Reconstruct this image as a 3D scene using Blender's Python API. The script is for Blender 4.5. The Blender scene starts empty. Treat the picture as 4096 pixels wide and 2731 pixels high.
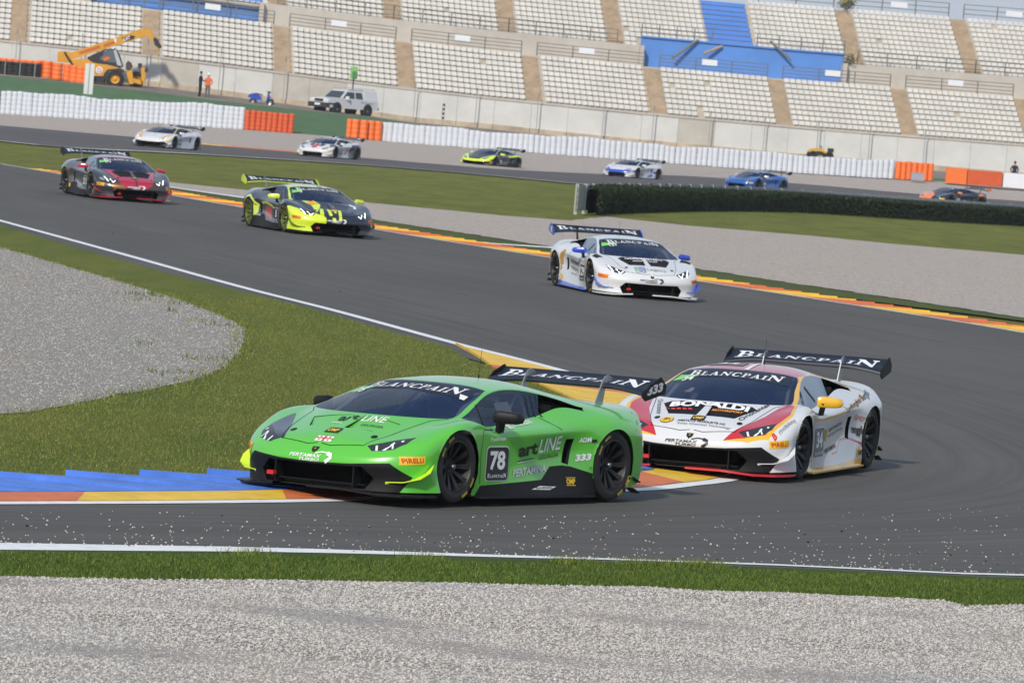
import bpy, bmesh, math, random
import numpy as np
from mathutils import Vector, Matrix
from mathutils.bvhtree import BVHTree
from mathutils.geometry import tessellate_polygon
R = math.radians
scene = bpy.context.scene
COL = scene.collection
rnd = random.Random(7)

# ------------------------------------------------------------------ camera
CAM_H, CAM_PITCH, CAM_ROLL, CAM_F = 3.84, R(2.601), R(4.765), 23047.0
PW, PH = 4096.0, 2731.0
cam_data = bpy.data.cameras.new('camera')
cam = bpy.data.objects.new('camera', cam_data)
COL.objects.link(cam)
scene.camera = cam
_fw = Vector((0, math.cos(CAM_PITCH), -math.sin(CAM_PITCH)))
_r0 = Vector((1, 0, 0))
_u0 = _r0.cross(_fw)
_rt = _r0 * math.cos(CAM_ROLL) + _u0 * math.sin(CAM_ROLL)
_up = -_r0 * math.sin(CAM_ROLL) + _u0 * math.cos(CAM_ROLL)
_m = Matrix((_rt, _up, -_fw)).transposed().to_4x4()
_m.translation = Vector((0, 0, CAM_H))
cam.matrix_world = _m
cam_data.sensor_width = 36.0
cam_data.lens = CAM_F / PW * 36.0
cam_data.clip_start, cam_data.clip_end = 1.0, 6000.0
cam_data.dof.use_dof = True
cam_data.dof.focus_distance = 54.5
cam_data.dof.aperture_fstop = 12.0

# ------------------------------------------------------------------ sky, sun, exposure
SUN_EL, SUN_AZ = R(36), R(200)          # azimuth clockwise from +Y: behind the camera, to its left
world = bpy.data.worlds.new('World')
scene.world = world
world.use_nodes = True
_wn = world.node_tree.nodes
_sky = _wn.new('ShaderNodeTexSky')
_sky.sky_type = 'NISHITA'
_sky.sun_disc = False
_sky.sun_elevation, _sky.sun_rotation = SUN_EL, SUN_AZ
_sky.altitude, _sky.air_density, _sky.dust_density, _sky.ozone_density = 40.0, 1.3, 0.6, 2.0
# thin blue-grey cloud veil all round, thickest near the horizon, over the clear sky
_wl = world.node_tree.links
_tc = _wn.new('ShaderNodeTexCoord')
_sx = _wn.new('ShaderNodeSeparateXYZ'); _wl.new(_tc.outputs['Generated'], _sx.inputs[0])
_el = _wn.new('ShaderNodeMapRange'); _el.interpolation_type = 'SMOOTHSTEP'
_el.inputs['From Min'].default_value, _el.inputs['From Max'].default_value = 0.02, 0.75
_el.inputs['To Min'].default_value, _el.inputs['To Max'].default_value = 0.97, 0.35
_wl.new(_sx.outputs['Z'], _el.inputs['Value'])
_cn = _wn.new('ShaderNodeTexNoise'); _cn.inputs['Scale'].default_value = 5.0; _cn.inputs['Detail'].default_value = 6.0
_wl.new(_tc.outputs['Generated'], _cn.inputs['Vector'])
_cr = _wn.new('ShaderNodeValToRGB')
_cr.color_ramp.elements[0].position, _cr.color_ramp.elements[0].color = .35, (2.75, 3.2, 3.95, 1)
_cr.color_ramp.elements[1].position, _cr.color_ramp.elements[1].color = .68, (3.6, 3.95, 4.5, 1)
_wl.new(_cn.outputs['Fac'], _cr.inputs[0])
_mxs = _wn.new('ShaderNodeMix'); _mxs.data_type = 'RGBA'
_wl.new(_el.outputs[0], _mxs.inputs[0]); _wl.new(_sky.outputs[0], _mxs.inputs[6]); _wl.new(_cr.outputs[0], _mxs.inputs[7])
_wl.new(_mxs.outputs[2], _wn['Background'].inputs[0])
_wn['Background'].inputs[1].default_value = 0.14
sun_data = bpy.data.lights.new('sun', 'SUN')
sun_data.energy, sun_data.angle, sun_data.color = 2.9, R(3.5), (1.0, 0.925, 0.81)
sun = bpy.data.objects.new('sun', sun_data)
COL.objects.link(sun)
_sd = Vector((math.sin(SUN_AZ) * math.cos(SUN_EL), math.cos(SUN_AZ) * math.cos(SUN_EL), math.sin(SUN_EL)))
sun.rotation_euler = (-_sd).to_track_quat('-Z', 'Y').to_euler()
vs = scene.view_settings
vs.view_transform, vs.look, vs.exposure, vs.gamma, vs.use_curve_mapping = 'Standard', 'None', 0.2, 1.0, False
scene.cycles.max_bounces = 6
scene.cycles.transparent_max_bounces = 12
scene.cycles.use_adaptive_sampling = True

HAZE = 0.00012
# ------------------------------------------------------------------ pixel -> place
TY = [0, 140, 170, 345, 360, 4000]
TZ = [0, 0, -0.09, -1.42, -1.45, -1.45]
def terr(Y):
    return float(np.interp(Y, TY, TZ))
def ray(px, py):
    return _fw + _rt * ((px - PW / 2) / CAM_F) - _up * ((py - PH / 2) / CAM_F)
def G(px, py, dz=0.0):
    """ground point seen at pixel px, py (dz above the ground)"""
    d = ray(px, py)
    lo, hi = 5.0, 3000.0
    for _ in range(60):
        m = 0.5 * (lo + hi)
        if CAM_H + d.z * m - terr(d.y * m) > 0: lo = m
        else: hi = m
    p = Vector((0, 0, CAM_H)) + d * lo
    p.z += dz
    return p
def A(px, py, Y):
    """point at depth Y seen at pixel px, py"""
    d = ray(px, py)
    return Vector((0, 0, CAM_H)) + d * (Y / d.y)

# ------------------------------------------------------------------ objects
def tag(o, label=None, cat=None, group=None, kind=None):
    if label: o['label'] = label
    if cat: o['category'] = cat
    if group: o['group'] = group
    if kind: o['kind'] = kind
    return o
def empty(name, loc=(0, 0, 0), rz=0.0, **k):
    o = bpy.data.objects.new(name, None)
    COL.objects.link(o)
    o.location = loc
    o.rotation_euler = (0, 0, rz)
    return tag(o, **k)
def link(name, me, parent=None, mats=None, **k):
    o = bpy.data.objects.new(name, me)
    COL.objects.link(o)
    if parent: o.parent = parent
    if mats is not None and not me.materials:
        for m in (mats if isinstance(mats, (list, tuple)) else [mats]): me.materials.append(m)
    return tag(o, **k)
def smooth(me, ang=None):
    me.polygons.foreach_set('use_smooth', [True] * len(me.polygons))
    if ang: me.set_sharp_from_angle(angle=R(ang))
    return me
class MB:
    """collects polygons for ONE mesh"""
    def __init__(s): s.v, s.f, s.mi, s.uv = [], [], [], None
    def add(s, vs, fs, mi=0):
        b = len(s.v)
        s.v += [tuple(v) for v in vs]
        s.f += [tuple(i + b for i in f) for f in fs]
        s.mi += [mi] * len(fs)
        return s
    def box(s, c, size, rot=None, mi=0, taper=1.0):
        hx, hy, hz = size[0] / 2, size[1] / 2, size[2] / 2
        vs = []
        for z in (-1, 1):
            t = taper if z > 0 else 1.0
            for x, y in ((-1, -1), (1, -1), (1, 1), (-1, 1)): vs.append(Vector((x * hx * t, y * hy * t, z * hz)))
        if rot is not None: vs = [rot @ v for v in vs]
        c = Vector(c)
        return s.add([v + c for v in vs], [(3, 2, 1, 0), (4, 5, 6, 7), (0, 1, 5, 4), (1, 2, 6, 5), (2, 3, 7, 6), (3, 0, 4, 7)], mi)
    def bar(s, a, b, r, n=8, r2=None, mi=0, caps=True):
        a, b = Vector(a), Vector(b)
        r2 = r if r2 is None else r2
        d = (b - a).normalized()
        x = d.orthogonal().normalized(); y = d.cross(x)
        vs = []
        for p, q in ((a, r), (b, r2)):
            for i in range(n):
                t = 2 * math.pi * i / n
                vs.append(p + x * (math.cos(t) * q) + y * (math.sin(t) * q))
        fs = [(i, (i + 1) % n, n + (i + 1) % n, n + i) for i in range(n)]
        if caps: fs += [tuple(range(n - 1, -1, -1)), tuple(range(n, 2 * n))]
        return s.add(vs, fs, mi)
    def tube(s, pts, r, n=8, mi=0):
        pts = [Vector(p) for p in pts]
        rs = r if isinstance(r, (list, tuple)) else [r] * len(pts)
        rings = []
        x = None
        for i, p in enumerate(pts):
            d = (pts[min(i + 1, len(pts) - 1)] - pts[max(i - 1, 0)]).normalized()
            x = d.orthogonal().normalized() if x is None else (x - d * x.dot(d)).normalized()
            y = d.cross(x)
            rings.append([p + x * (math.cos(2 * math.pi * k / n) * rs[i]) + y * (math.sin(2 * math.pi * k / n) * rs[i]) for k in range(n)])
        vs = [v for g in rings for v in g]
        fs = []
        for i in range(len(pts) - 1):
            for k in range(n): fs.append((i * n + k, i * n + (k + 1) % n, (i + 1) * n + (k + 1) % n, (i + 1) * n + k))
        fs += [tuple(range(n - 1, -1, -1)), tuple(range((len(pts) - 1) * n, len(pts) * n))]
        return s.add(vs, fs, mi)
    def lathe(s, prof, n=24, mat=None, mi=0, cap=True):
        """prof: (radius, height) pairs about the local Z axis"""
        vs = []
        for r_, h in prof:
            for i in range(n):
                t = 2 * math.pi * i / n
                v = Vector((math.cos(t) * r_, math.sin(t) * r_, h))
                vs.append(mat @ v if mat is not None else v)
        fs = []
        for j in range(len(prof) - 1):
            for i in range(n): fs.append((j * n + i, j * n + (i + 1) % n, (j + 1) * n + (i + 1) % n, (j + 1) * n + i))
        if cap:
            fs += [tuple(range(n - 1, -1, -1)), tuple(range((len(prof) - 1) * n, len(prof) * n))]
        return s.add(vs, fs, mi)
    def prism(s, poly, d, mi=0):
        """flat polygon (list of 3D points) pushed along vector d"""
        n = len(poly)
        d = Vector(d)
        vs = [Vector(p) for p in poly] + [Vector(p) + d for p in poly]
        fs = [tuple(range(n - 1, -1, -1)), tuple(range(n, 2 * n))] + [(i, (i + 1) % n, n + (i + 1) % n, n + i) for i in range(n)]
        return s.add(vs, fs, mi)
    def grid(s, rows, mi=0, close=False):
        nr, nc = len(rows), len(rows[0])
        vs = [p for r_ in rows for p in r_]
        fs = []
        for i in range(nr - 1):
            for j in range(nc - (0 if close else 1)):
                k = (j + 1) % nc
                fs.append((i * nc + j, i * nc + k, (i + 1) * nc + k, (i + 1) * nc + j))
        return s.add(vs, fs, mi)
    def mesh(s, name, mats, sm=None, fix=True):
        me = bpy.data.meshes.new(name)
        me.from_pydata(s.v, [], s.f)
        for m in (mats if isinstance(mats, (list, tuple)) else [mats]): me.materials.append(m)
        if any(s.mi): me.polygons.foreach_set('material_index', s.mi)
        if fix:
            bm = bmesh.new(); bm.from_mesh(me)
            bmesh.ops.recalc_face_normals(bm, faces=bm.faces)
            bm.to_mesh(me); bm.free()
        if sm: smooth(me, sm)
        me.update()
        return me
    def build(s, name, mats, parent=None, sm=None, fix=True, **k):
        return link(name, s.mesh(name, mats, sm, fix), parent, **k)
def copy_tree(o, parent=None):
    c = o.copy()
    COL.objects.link(c)
    c.parent = parent
    for ch in list(o.children): copy_tree(ch, c)
    return c

# ------------------------------------------------------------------ materials
MATS = {}
def mat(name, col, rough=0.5, metal=0.0, coat=0.0, spec=0.5, emit=None, es=1.0, bump=0.0, bscale=60.0, var=0.0, vscale=4.0):
    """principled material; var = strength of colour mottling, bump = fine relief"""
    if name in MATS: return MATS[name]
    m = bpy.data.materials.new(name)
    m.use_nodes = True
    nt = m.node_tree
    b = nt.nodes['Principled BSDF']
    b.inputs['Base Color'].default_value = (*col, 1)
    b.inputs['Roughness'].default_value = rough
    b.inputs['Metallic'].default_value = metal
    b.inputs['Specular IOR Level'].default_value = spec
    if coat:
        b.inputs['Coat Weight'].default_value = coat
        b.inputs['Coat Roughness'].default_value = 0.06
    if emit:
        b.inputs['Emission Color'].default_value = (*emit, 1)
        b.inputs['Emission Strength'].default_value = es
    if var or bump:
        tc = nt.nodes.new('ShaderNodeTexCoord')
        if var:
            n = nt.nodes.new('ShaderNodeTexNoise')
            n.inputs['Scale'].default_value = vscale
            n.inputs['Detail'].default_value = 6.0
            n.inputs['Roughness'].default_value = 0.65
            nt.links.new(tc.outputs['Object'], n.inputs['Vector'])
            mr = nt.nodes.new('ShaderNodeMapRange')
            mr.inputs['From Min'].default_value, mr.inputs['From Max'].default_value = 0.3, 0.7
            mr.inputs['To Min'].default_value, mr.inputs['To Max'].default_value = 1 - var, 1 + var
            nt.links.new(n.outputs['Fac'], mr.inputs['Value'])
            mx = nt.nodes.new('ShaderNodeVectorMath'); mx.operation = 'SCALE'
            mx.inputs[0].default_value = col
            nt.links.new(mr.outputs['Result'], mx.inputs['Scale'])
            nt.links.new(mx.outputs['Vector'], b.inputs['Base Color'])
        if bump:
            n2 = nt.nodes.new('ShaderNodeTexNoise')
            n2.inputs['Scale'].default_value = bscale
            n2.inputs['Detail'].default_value = 4.0
            nt.links.new(tc.outputs['Object'], n2.inputs['Vector'])
            bp = nt.nodes.new('ShaderNodeBump')
            bp.inputs['Strength'].default_value = bump
            bp.inputs['Distance'].default_value = 0.02
            nt.links.new(n2.outputs['Fac'], bp.inputs['Height'])
            nt.links.new(bp.outputs['Normal'], b.inputs['Normal'])
    MATS[name] = m
    return m
def paint(name, col, rough=0.28, metal=0.0):
    return mat('paint_' + name, col, rough, metal, coat=1.0)
# ================================================================== ground
def node_mat(name):
    m = bpy.data.materials.new(name); m.use_nodes = True
    nt = m.node_tree
    return m, nt, nt.nodes, nt.links, nt.nodes['Principled BSDF']
def _noise(N, L, vec, scale, detail=4.0, rough=.6):
    n = N.new('ShaderNodeTexNoise')
    n.inputs['Scale'].default_value, n.inputs['Detail'].default_value, n.inputs['Roughness'].default_value = scale, detail, rough
    L.new(vec, n.inputs['Vector'])
    return n.outputs['Fac']
def _ramp(N, L, fac, stops):
    r = N.new('ShaderNodeValToRGB')
    cr = r.color_ramp
    while len(cr.elements) < len(stops): cr.elements.new(.5)
    for e_, (p, c) in zip(cr.elements, stops): e_.position, e_.color = p, (*c, 1)
    L.new(fac, r.inputs['Fac'])
    return r.outputs['Color']
def _mix(N, L, fac, a, b, mode='MIX'):
    x = N.new('ShaderNodeMix'); x.data_type = 'RGBA'; x.blend_type = mode
    if isinstance(fac, float): x.inputs[0].default_value = fac
    else: L.new(fac, x.inputs[0])
    for s_, i in ((a, 6), (b, 7)):
        if isinstance(s_, tuple): x.inputs[i].default_value = (*s_, 1)
        else: L.new(s_, x.inputs[i])
    return x.outputs[2]
def _scale(N, L, vec, s_):
    v = N.new('ShaderNodeMapping'); v.inputs['Scale'].default_value = s_
    L.new(vec, v.inputs['Vector'])
    return v.outputs[0]
def _bump(N, L, b, h, strength, dist):
    bp = N.new('ShaderNodeBump'); bp.inputs['Strength'].default_value, bp.inputs['Distance'].default_value = strength, dist
    L.new(h, bp.inputs['Height']); L.new(bp.outputs[0], b.inputs['Normal'])
def grass_mat(name, a, b_, c, dry=.5):
    m, nt, N, L, b = node_mat(name)
    tc = N.new('ShaderNodeTexCoord').outputs['Object']
    st = _scale(N, L, tc, (1.0, .16, 1.0))
    f1 = _noise(N, L, st, .9, 6.0, .7)
    f2 = _noise(N, L, _scale(N, L, tc, (1, .3, 1)), 9.0, 5.0, .75)
    f3 = _noise(N, L, _scale(N, L, tc, (1, .45, 1)), 55.0, 4.0, .8)
    col = _mix(N, L, _ramp(N, L, f1, [(.36, (0, 0, 0)), (.66, (1, 1, 1))]), a, b_)
    col = _mix(N, L, _ramp(N, L, f2, [(.50, (0, 0, 0)), (.72, (dry, dry, dry))]), col, c)
    v = _ramp(N, L, f3, [(.25, (.45, .45, .45)), (.55, (1, 1, 1)), (.8, (1.45, 1.45, 1.45))])
    col = _mix(N, L, 1.0, col, v, 'MULTIPLY')
    L.new(col, b.inputs['Base Color'])
    b.inputs['Roughness'].default_value = .9; b.inputs['Specular IOR Level'].default_value = .15
    _bump(N, L, b, f3, .8, .04)
    return m
M_GRASS = grass_mat('grass_olive', (.105, .150, .020), (.185, .195, .034), (.22, .20, .055))
M_GRASSF = grass_mat('grass_far', (.125, .150, .022), (.210, .215, .038), (.21, .19, .055), .45)
M_GRASSD = grass_mat('grass_lush', (.055, .100, .016), (.085, .130, .022), (.10, .13, .035), .3)
M_TURF = grass_mat('artificial_turf', (.085, .115, .030), (.105, .135, .034), (.11, .13, .045), .3)
M_BANK = mat('bank_green_felt', (.085, .150, .080), .95, spec=.1, var=.12, vscale=.8, bump=.3, bscale=12)
def gravel_mat(name, base, sc):
    m, nt, N, L, b = node_mat(name)
    tc = N.new('ShaderNodeTexCoord').outputs['Object']
    vo = N.new('ShaderNodeTexVoronoi'); vo.inputs['Scale'].default_value = sc
    L.new(tc, vo.inputs['Vector'])
    hs = _ramp(N, L, vo.outputs['Color'], [(.0, (.62, .62, .62)), (.5, (1, 1, 1)), (1.0, (1.35, 1.3, 1.22))])
    big = _noise(N, L, _scale(N, L, tc, (1, .35, 1)), .55, 6.0, .7)
    tint = _mix(N, L, _ramp(N, L, big, [(.35, (0, 0, 0)), (.7, (1, 1, 1))]), base, tuple(x * y for x, y in zip(base, (1.08, .98, .90))))
    col = _mix(N, L, 1.0, tint, hs, 'MULTIPLY')
    pit = _noise(N, L, _scale(N, L, tc, (1, .5, 1)), 14.0, 5.0, .8)
    col = _mix(N, L, 1.0, col, _ramp(N, L, pit, [(.25, (.5, .5, .52)), (.5, (1, 1, 1))]), 'MULTIPLY')
    L.new(col, b.inputs['Base Color'])
    b.inputs['Roughness'].default_value = .95; b.inputs['Specular IOR Level'].default_value = .2
    _bump(N, L, b, vo.outputs['Distance'], .9, .03)
    return m
M_GRAVEL = gravel_mat('gravel_grey', (.49, .465, .435), 70.0)
M_GRAVELF = gravel_mat('gravel_far', (.43, .395, .36), 18.0)
def asphalt_mat(name, base, light):
    """worn asphalt: u runs along the lane, v across it"""
    m, nt, N, L, b = node_mat(name)
    tc = N.new('ShaderNodeTexCoord')
    uv, ob = tc.outputs['UV'], tc.outputs['Object']
    st = _noise(N, L, _scale(N, L, uv, (.035, 4.5, 1)), 1.0, 7.0, .75)
    st2 = _noise(N, L, _scale(N, L, uv, (.12, 22.0, 1)), 1.0, 4.0, .7)
    patch = _noise(N, L, _scale(N, L, uv, (.09, .5, 1)), 1.0, 4.0, .6)
    grain = _noise(N, L, ob, 120.0, 3.0, .8)
    col = _mix(N, L, _ramp(N, L, patch, [(.35, (0, 0, 0)), (.65, (1, 1, 1))]), base, light)
    col = _mix(N, L, 1.0, col, _ramp(N, L, st, [(.30, (.70, .70, .71)), (.52, (1, 1, 1)), (.75, (1.10, 1.10, 1.09))]), 'MULTIPLY')
    col = _mix(N, L, 1.0, col, _ramp(N, L, st2, [(.27, (.62, .62, .64)), (.38, (1, 1, 1))]), 'MULTIPLY')
    col = _mix(N, L, 1.0, col, _ramp(N, L, grain, [(.2, (.72, .72, .72)), (.5, (1, 1, 1)), (.8, (1.25, 1.25, 1.25))]), 'MULTIPLY')
    L.new(col, b.inputs['Base Color'])
    b.inputs['Roughness'].default_value = .82; b.inputs['Specular IOR Level'].default_value = .28
    _bump(N, L, b, grain, .35, .008)
    return m
M_ASPH = asphalt_mat('asphalt', (.084, .081, .075), (.102, .097, .088))
M_ASPHF = asphalt_mat('asphalt_far', (.085, .082, .082), (.115, .100, .095))
M_LINE = mat('line_white', (.74, .75, .74), .6, var=.12, vscale=6)
M_DIRT = mat('service_road', (.22, .19, .16), .95, spec=.1, var=.25, vscale=.6)

def sheet(name, poly, off, m, kind='structure', far=False, **k):
    """flat area laid on the ground: outline in (x, y)"""
    bm = bmesh.new()
    vs = [bm.verts.new((p[0], p[1], 0)) for p in poly]
    fs = tessellate_polygon([[Vector((p[0], p[1], 0)) for p in poly]])
    for t in fs:
        try: bm.faces.new([vs[i] for i in t])
        except ValueError: pass
    for y in TY[1:-1]:
        bmesh.ops.bisect_plane(bm, geom=bm.verts[:] + bm.edges[:] + bm.faces[:], plane_co=(0, y, 0), plane_no=(0, 1, 0), dist=1e-4)
    for v in bm.verts: v.co.z = terr(v.co.y) + off
    for f in bm.faces:
        f.normal_update()
        if f.normal.z < 0: f.normal_flip()
    me = bpy.data.meshes.new(name); bm.to_mesh(me); bm.free()
    me.materials.append(m)
    return link(name, me, None, kind=kind, **k)
def smooth_line(pts, n):
    """n points along a smooth curve through pts"""
    P = [Vector((p[0], p[1])) for p in pts]
    P = [P[0] * 2 - P[1]] + P + [P[-1] * 2 - P[-2]]
    d = [0.0]; C_ = []
    for i in range(1, len(P) - 2):
        for s_ in range(24):
            t = s_ / 24
            a, b, c, e_ = P[i - 1], P[i], P[i + 1], P[i + 2]
            C_.append(.5 * ((2 * b) + (c - a) * t + (2 * a - 5 * b + 4 * c - e_) * t * t + (3 * b - a - 3 * c + e_) * t ** 3))
    C_.append(P[-2])
    for i in range(1, len(C_)): d.append(d[-1] + (C_[i] - C_[i - 1]).length)
    out = []
    for q in np.linspace(0, d[-1], n):
        i = min(max(int(np.searchsorted(d, q)), 1), len(d) - 1)
        t = (q - d[i - 1]) / max(d[i] - d[i - 1], 1e-9)
        out.append(C_[i - 1].lerp(C_[i], t))
    return out, d[-1]
def offset_line(L_, w):
    """w may be a number or a function of the position 0..1; positive to the left of travel"""
    out = []
    n = len(L_)
    for i, p in enumerate(L_):
        t = (L_[min(i + 1, n - 1)] - L_[max(i - 1, 0)]).normalized()
        ww = w(i / (n - 1)) if callable(w) else w
        out.append(Vector((p.x - t.y * ww, p.y + t.x * ww)))
    return out
def strip(name, L1, L2, off, m, nv=1, length=1.0, width=1.0, kind='structure', parent=None):
    """ribbon between two lines with u along and v across"""
    n = len(L1)
    V, F, UV = [], [], []
    for i in range(n):
        for j in range(nv + 1):
            p = L1[i].lerp(L2[i], j / nv)
            V.append((p.x, p.y, terr(p.y) + off)); UV.append((i / (n - 1) * length, j / nv * width))
    for i in range(n - 1):
        for j in range(nv):
            a = i * (nv + 1) + j
            F.append((a, a + 1, a + nv + 2, a + nv + 1))
    me = bpy.data.meshes.new(name); me.from_pydata(V, [], F)
    ul = me.uv_layers.new(name='UVMap')
    for lp in me.loops: ul.data[lp.index].uv = UV[lp.vertex_index]
    bm = bmesh.new(); bm.from_mesh(me)
    for f in bm.faces:
        if f.normal.z < 0: f.normal_flip()
    bm.to_mesh(me); bm.free()
    me.materials.append(m)
    return link(name, me, parent, kind=kind if parent is None else None)
def GP(l): return [G(*p).to_2d() for p in l]

# base ground to the horizon
bm = bmesh.new()
_ys = [-60] + TY[1:-1] + [600, 1200]
_prev = None
for y in _ys:
    row = [bm.verts.new((x, y, terr(y) - .03)) for x in (-900, -400, -60, 60, 400, 900)]
    if _prev:
        for i in range(5): bm.faces.new((_prev[i], _prev[i + 1], row[i + 1], row[i]))
    _prev = row
me = bpy.data.meshes.new('ground'); bm.to_mesh(me); bm.free(); me.materials.append(M_GRASSF)
link('ground', me, None, kind='structure')

# near track: inner line (from far left, round the apex, out to the near left) and outer line
_in_px = [(0, 883), (476, 1013), (952, 1145), (1339, 1243), (1800, 1368), (2030, 1426), (2249, 1484)]
_a = GP(_in_px); _d0 = (_a[0] - _a[1]).normalized()
IN = [_a[0] + _d0 * 40] + _a + [Vector(p) for p in ((1.62, 73.0), (2.28, 69.0), (2.70, 65.2), (2.78, 61.8))] + GP([(2938, 1910), (2718, 1942), (2514, 1960), (1400, 1999), (595, 2010), (0, 2012.5)])
IN += [IN[-1] + (IN[-1] - IN[-2]).normalized() * 14]
_b = GP([(0, 656), (684, 781), (1487, 915.5), (2193, 1030), (2791, 1124), (3427, 1222), (4096, 1331)])
_c = GP([(4096, 2301), (3136, 2261), (2048, 2225), (1045, 2194), (0, 2176)])
OUT = [_b[0] + (_b[0] - _b[1]).normalized() * 40] + _b + [Vector(p) for p in ((12.4, 94.0), (14.6, 82.0), (14.8, 70.0), (12.0, 59.0), (8.2, 52.2))] + _c
OUT += [OUT[-1] + (OUT[-1] - OUT[-2]).normalized() * 16]
NS = 240
INL, inlen = smooth_line(IN, NS)
OUTL, outlen = smooth_line(OUT, NS)
def _vec_len(L_): return sum((L_[i + 1] - L_[i]).length for i in range(len(L_) - 1))
strip('race_track', offset_line(INL, -.9), offset_line(OUTL, .25), .0, M_ASPH, 10, outlen, 12.0)
# infield grass (covers the shoulder again where the grass edge lies) and white lines
_ge = GP([(0, 901), (298, 990), (714, 1106), (952, 1163), (1200, 1225.5), (1500, 1310), (1800, 1393), (1874, 1441)])
_gi = [(-40.0, 175.0)] + [(-14.0, 128.0)] + [tuple(p) for p in _ge]
_kin = [G(1994, 1472).to_2d(), G(2126, 1529).to_2d(), G(2295, 1560).to_2d(), G(2489, 1618).to_2d()]
_blue_back = GP([(887, 1902), (601, 1905), (262, 1909), (0, 1929)])
infield = _gi + [tuple(p) for p in _kin] + [(1.55, 66.0), (1.35, 62.0), (.75, 58.5), (-.6, 55.3)] + [tuple(p) for p in _blue_back] + [(-9.0, 45.0), (-40.0, 40.0)]
sheet('infield_grass', infield, .008, M_GRASS)
_gr = GP([(0, 992), (255, 1065), (510, 1139), (765, 1220), (918, 1282), (969, 1312), (977, 1358), (944, 1424), (867, 1486), (714, 1537), (510, 1575), (255, 1629), (102, 1651), (0, 1663)])
def wobble(P, amp, seed):
    r_ = random.Random(seed); out = []
    for i, p in enumerate(P):
        q = P[(i + 1) % len(P)]
        n = max(1, int((Vector(q) - Vector(p)).length / .35)) if (Vector(q) - Vector(p)).length < 30 else 1
        for k in range(n):
            a = Vector(p).lerp(Vector(q), k / n)
            out.append((a.x + r_.uniform(-amp, amp), a.y + r_.uniform(-amp, amp)))
    return out
sheet('gravel_trap', wobble([tuple(p) for p in smooth_line(_gr, 60)[0]] + [(-9, 55), (-30, 60), (-30, 130)], .05, 3), .014, gravel_mat('gravel_infield', (.36, .345, .325), 50.0))
def part_line(L_, i0, i1): return L_[i0:i1]
strip('track_line', offset_line(INL, .10), offset_line(INL, -.10), .006, M_LINE, 1)
strip('track_line', offset_line(OUTL, -.06), offset_line(OUTL, lambda t: .06 + .38 * max(0.0, min(1.0, (t - .895) / .03))), .006, M_LINE, 1)

# foreground verge and gravel
_g2 = GP([(4096, 2426), (3850, 2433), (3789, 2411), (3528, 2396), (3136, 2376), (2832, 2372), (2570, 2356), (2048, 2346), (1654, 2337), (871, 2330), (522, 2327), (0, 2314)])
_o2 = [p for p in OUTL[int(NS * .70):]]
_o2 = offset_line(_o2, lambda t: .36 + .32 * min(1.0, t * 1.5))
_o3 = offset_line([p for p in OUTL[int(NS * .70):]], .20)
_fgv = [tuple(p) for p in _o2] + [(-14, 30)] + [tuple(p) for p in reversed(_g2)] + [(9, 47.2), (14, 50)]
sheet('near_verge', [tuple(p) for p in _o3] + [(-14, 30)] + [tuple(p) for p in reversed(_g2)] + [(9, 47.2), (14, 50)], .003, M_GRASSD)
_fgg = wobble([tuple(p) for p in _g2] + [(-14, 33), (-14, 20), (16, 20), (16, 50), (9, 48)], .035, 5)
sheet('gravel_bed', _fgg, .02, M_GRAVEL)

# beyond the near track: turf strip, gravel, far grass is the base ground
_ts = GP([(684, 749), (976, 791), (1487, 879), (2204, 989), (2784, 1076), (3554, 1191), (4096, 1273)])
_k0 = [p for p in OUTL[:int(NS * .5)] if p.y < 175 and p.x < 12]
sheet('turf_strip', [tuple(p) for p in offset_line(_k0, .2)] + [(13.0, 106.5)] + [tuple(p) for p in reversed(_ts)] + [(-17, 182)], .004, M_TURF)
_gf = GP([(684, 731), (976, 761), (1449, 810), (2014, 864), (2282, 884), (2425, 868), (2764, 905), (3248, 945), (3570, 977), (4096, 1021)])
sheet('gravel_runoff', wobble([tuple(p) for p in _ts] + [(13.5, 105), (22, 120), (22, 166)] + [tuple(p) for p in reversed(_gf)] + [tuple(GP([(560, 722)])[0])], .12, 8), .012, M_GRAVELF)
strip('track_line', [G(640, 744).to_2d(), G(976, 791).to_2d(), G(1180, 825).to_2d()], [G(640, 747).to_2d(), G(976, 796).to_2d(), G(1180, 830).to_2d()], .02, M_LINE)
strip('track_line', [G(1935, 973).to_2d(), G(2210, 991).to_2d(), G(2260, 997).to_2d()], [G(1935, 977).to_2d(), G(2210, 996).to_2d(), G(2260, 1001).to_2d()], .02, M_LINE)

# far track
_un = GP([(0, 565), (238, 589), (536, 604), (833, 620), (1400, 657), (1925, 700), (2401, 745), (2900, 790), (3500, 845), (4096, 900)])
_uf = GP([(0, 503), (500, 546), (806, 578), (1180, 610), (1448, 631), (1800, 662), (2120, 684), (2700, 703), (3200, 736), (3640, 774), (4096, 806)])
_un = [_un[0] + (_un[0] - _un[1]).normalized() * 30] + _un + [_un[-1] + (_un[-1] - _un[-2]).normalized() * 30]
_uf = [_uf[0] + (_uf[0] - _uf[1]).normalized() * 30] + _uf + [_uf[-1] + (_uf[-1] - _uf[-2]).normalized() * 30]
UN, _l = smooth_line(_un, 90); UF, _l2 = smooth_line(_uf, 90)
strip('far_track', UN, UF, .01, M_ASPHF, 6, _l, 12.0)
strip('track_line', offset_line(UN, -.2), offset_line(UN, -.75), .03, M_LINE)
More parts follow.
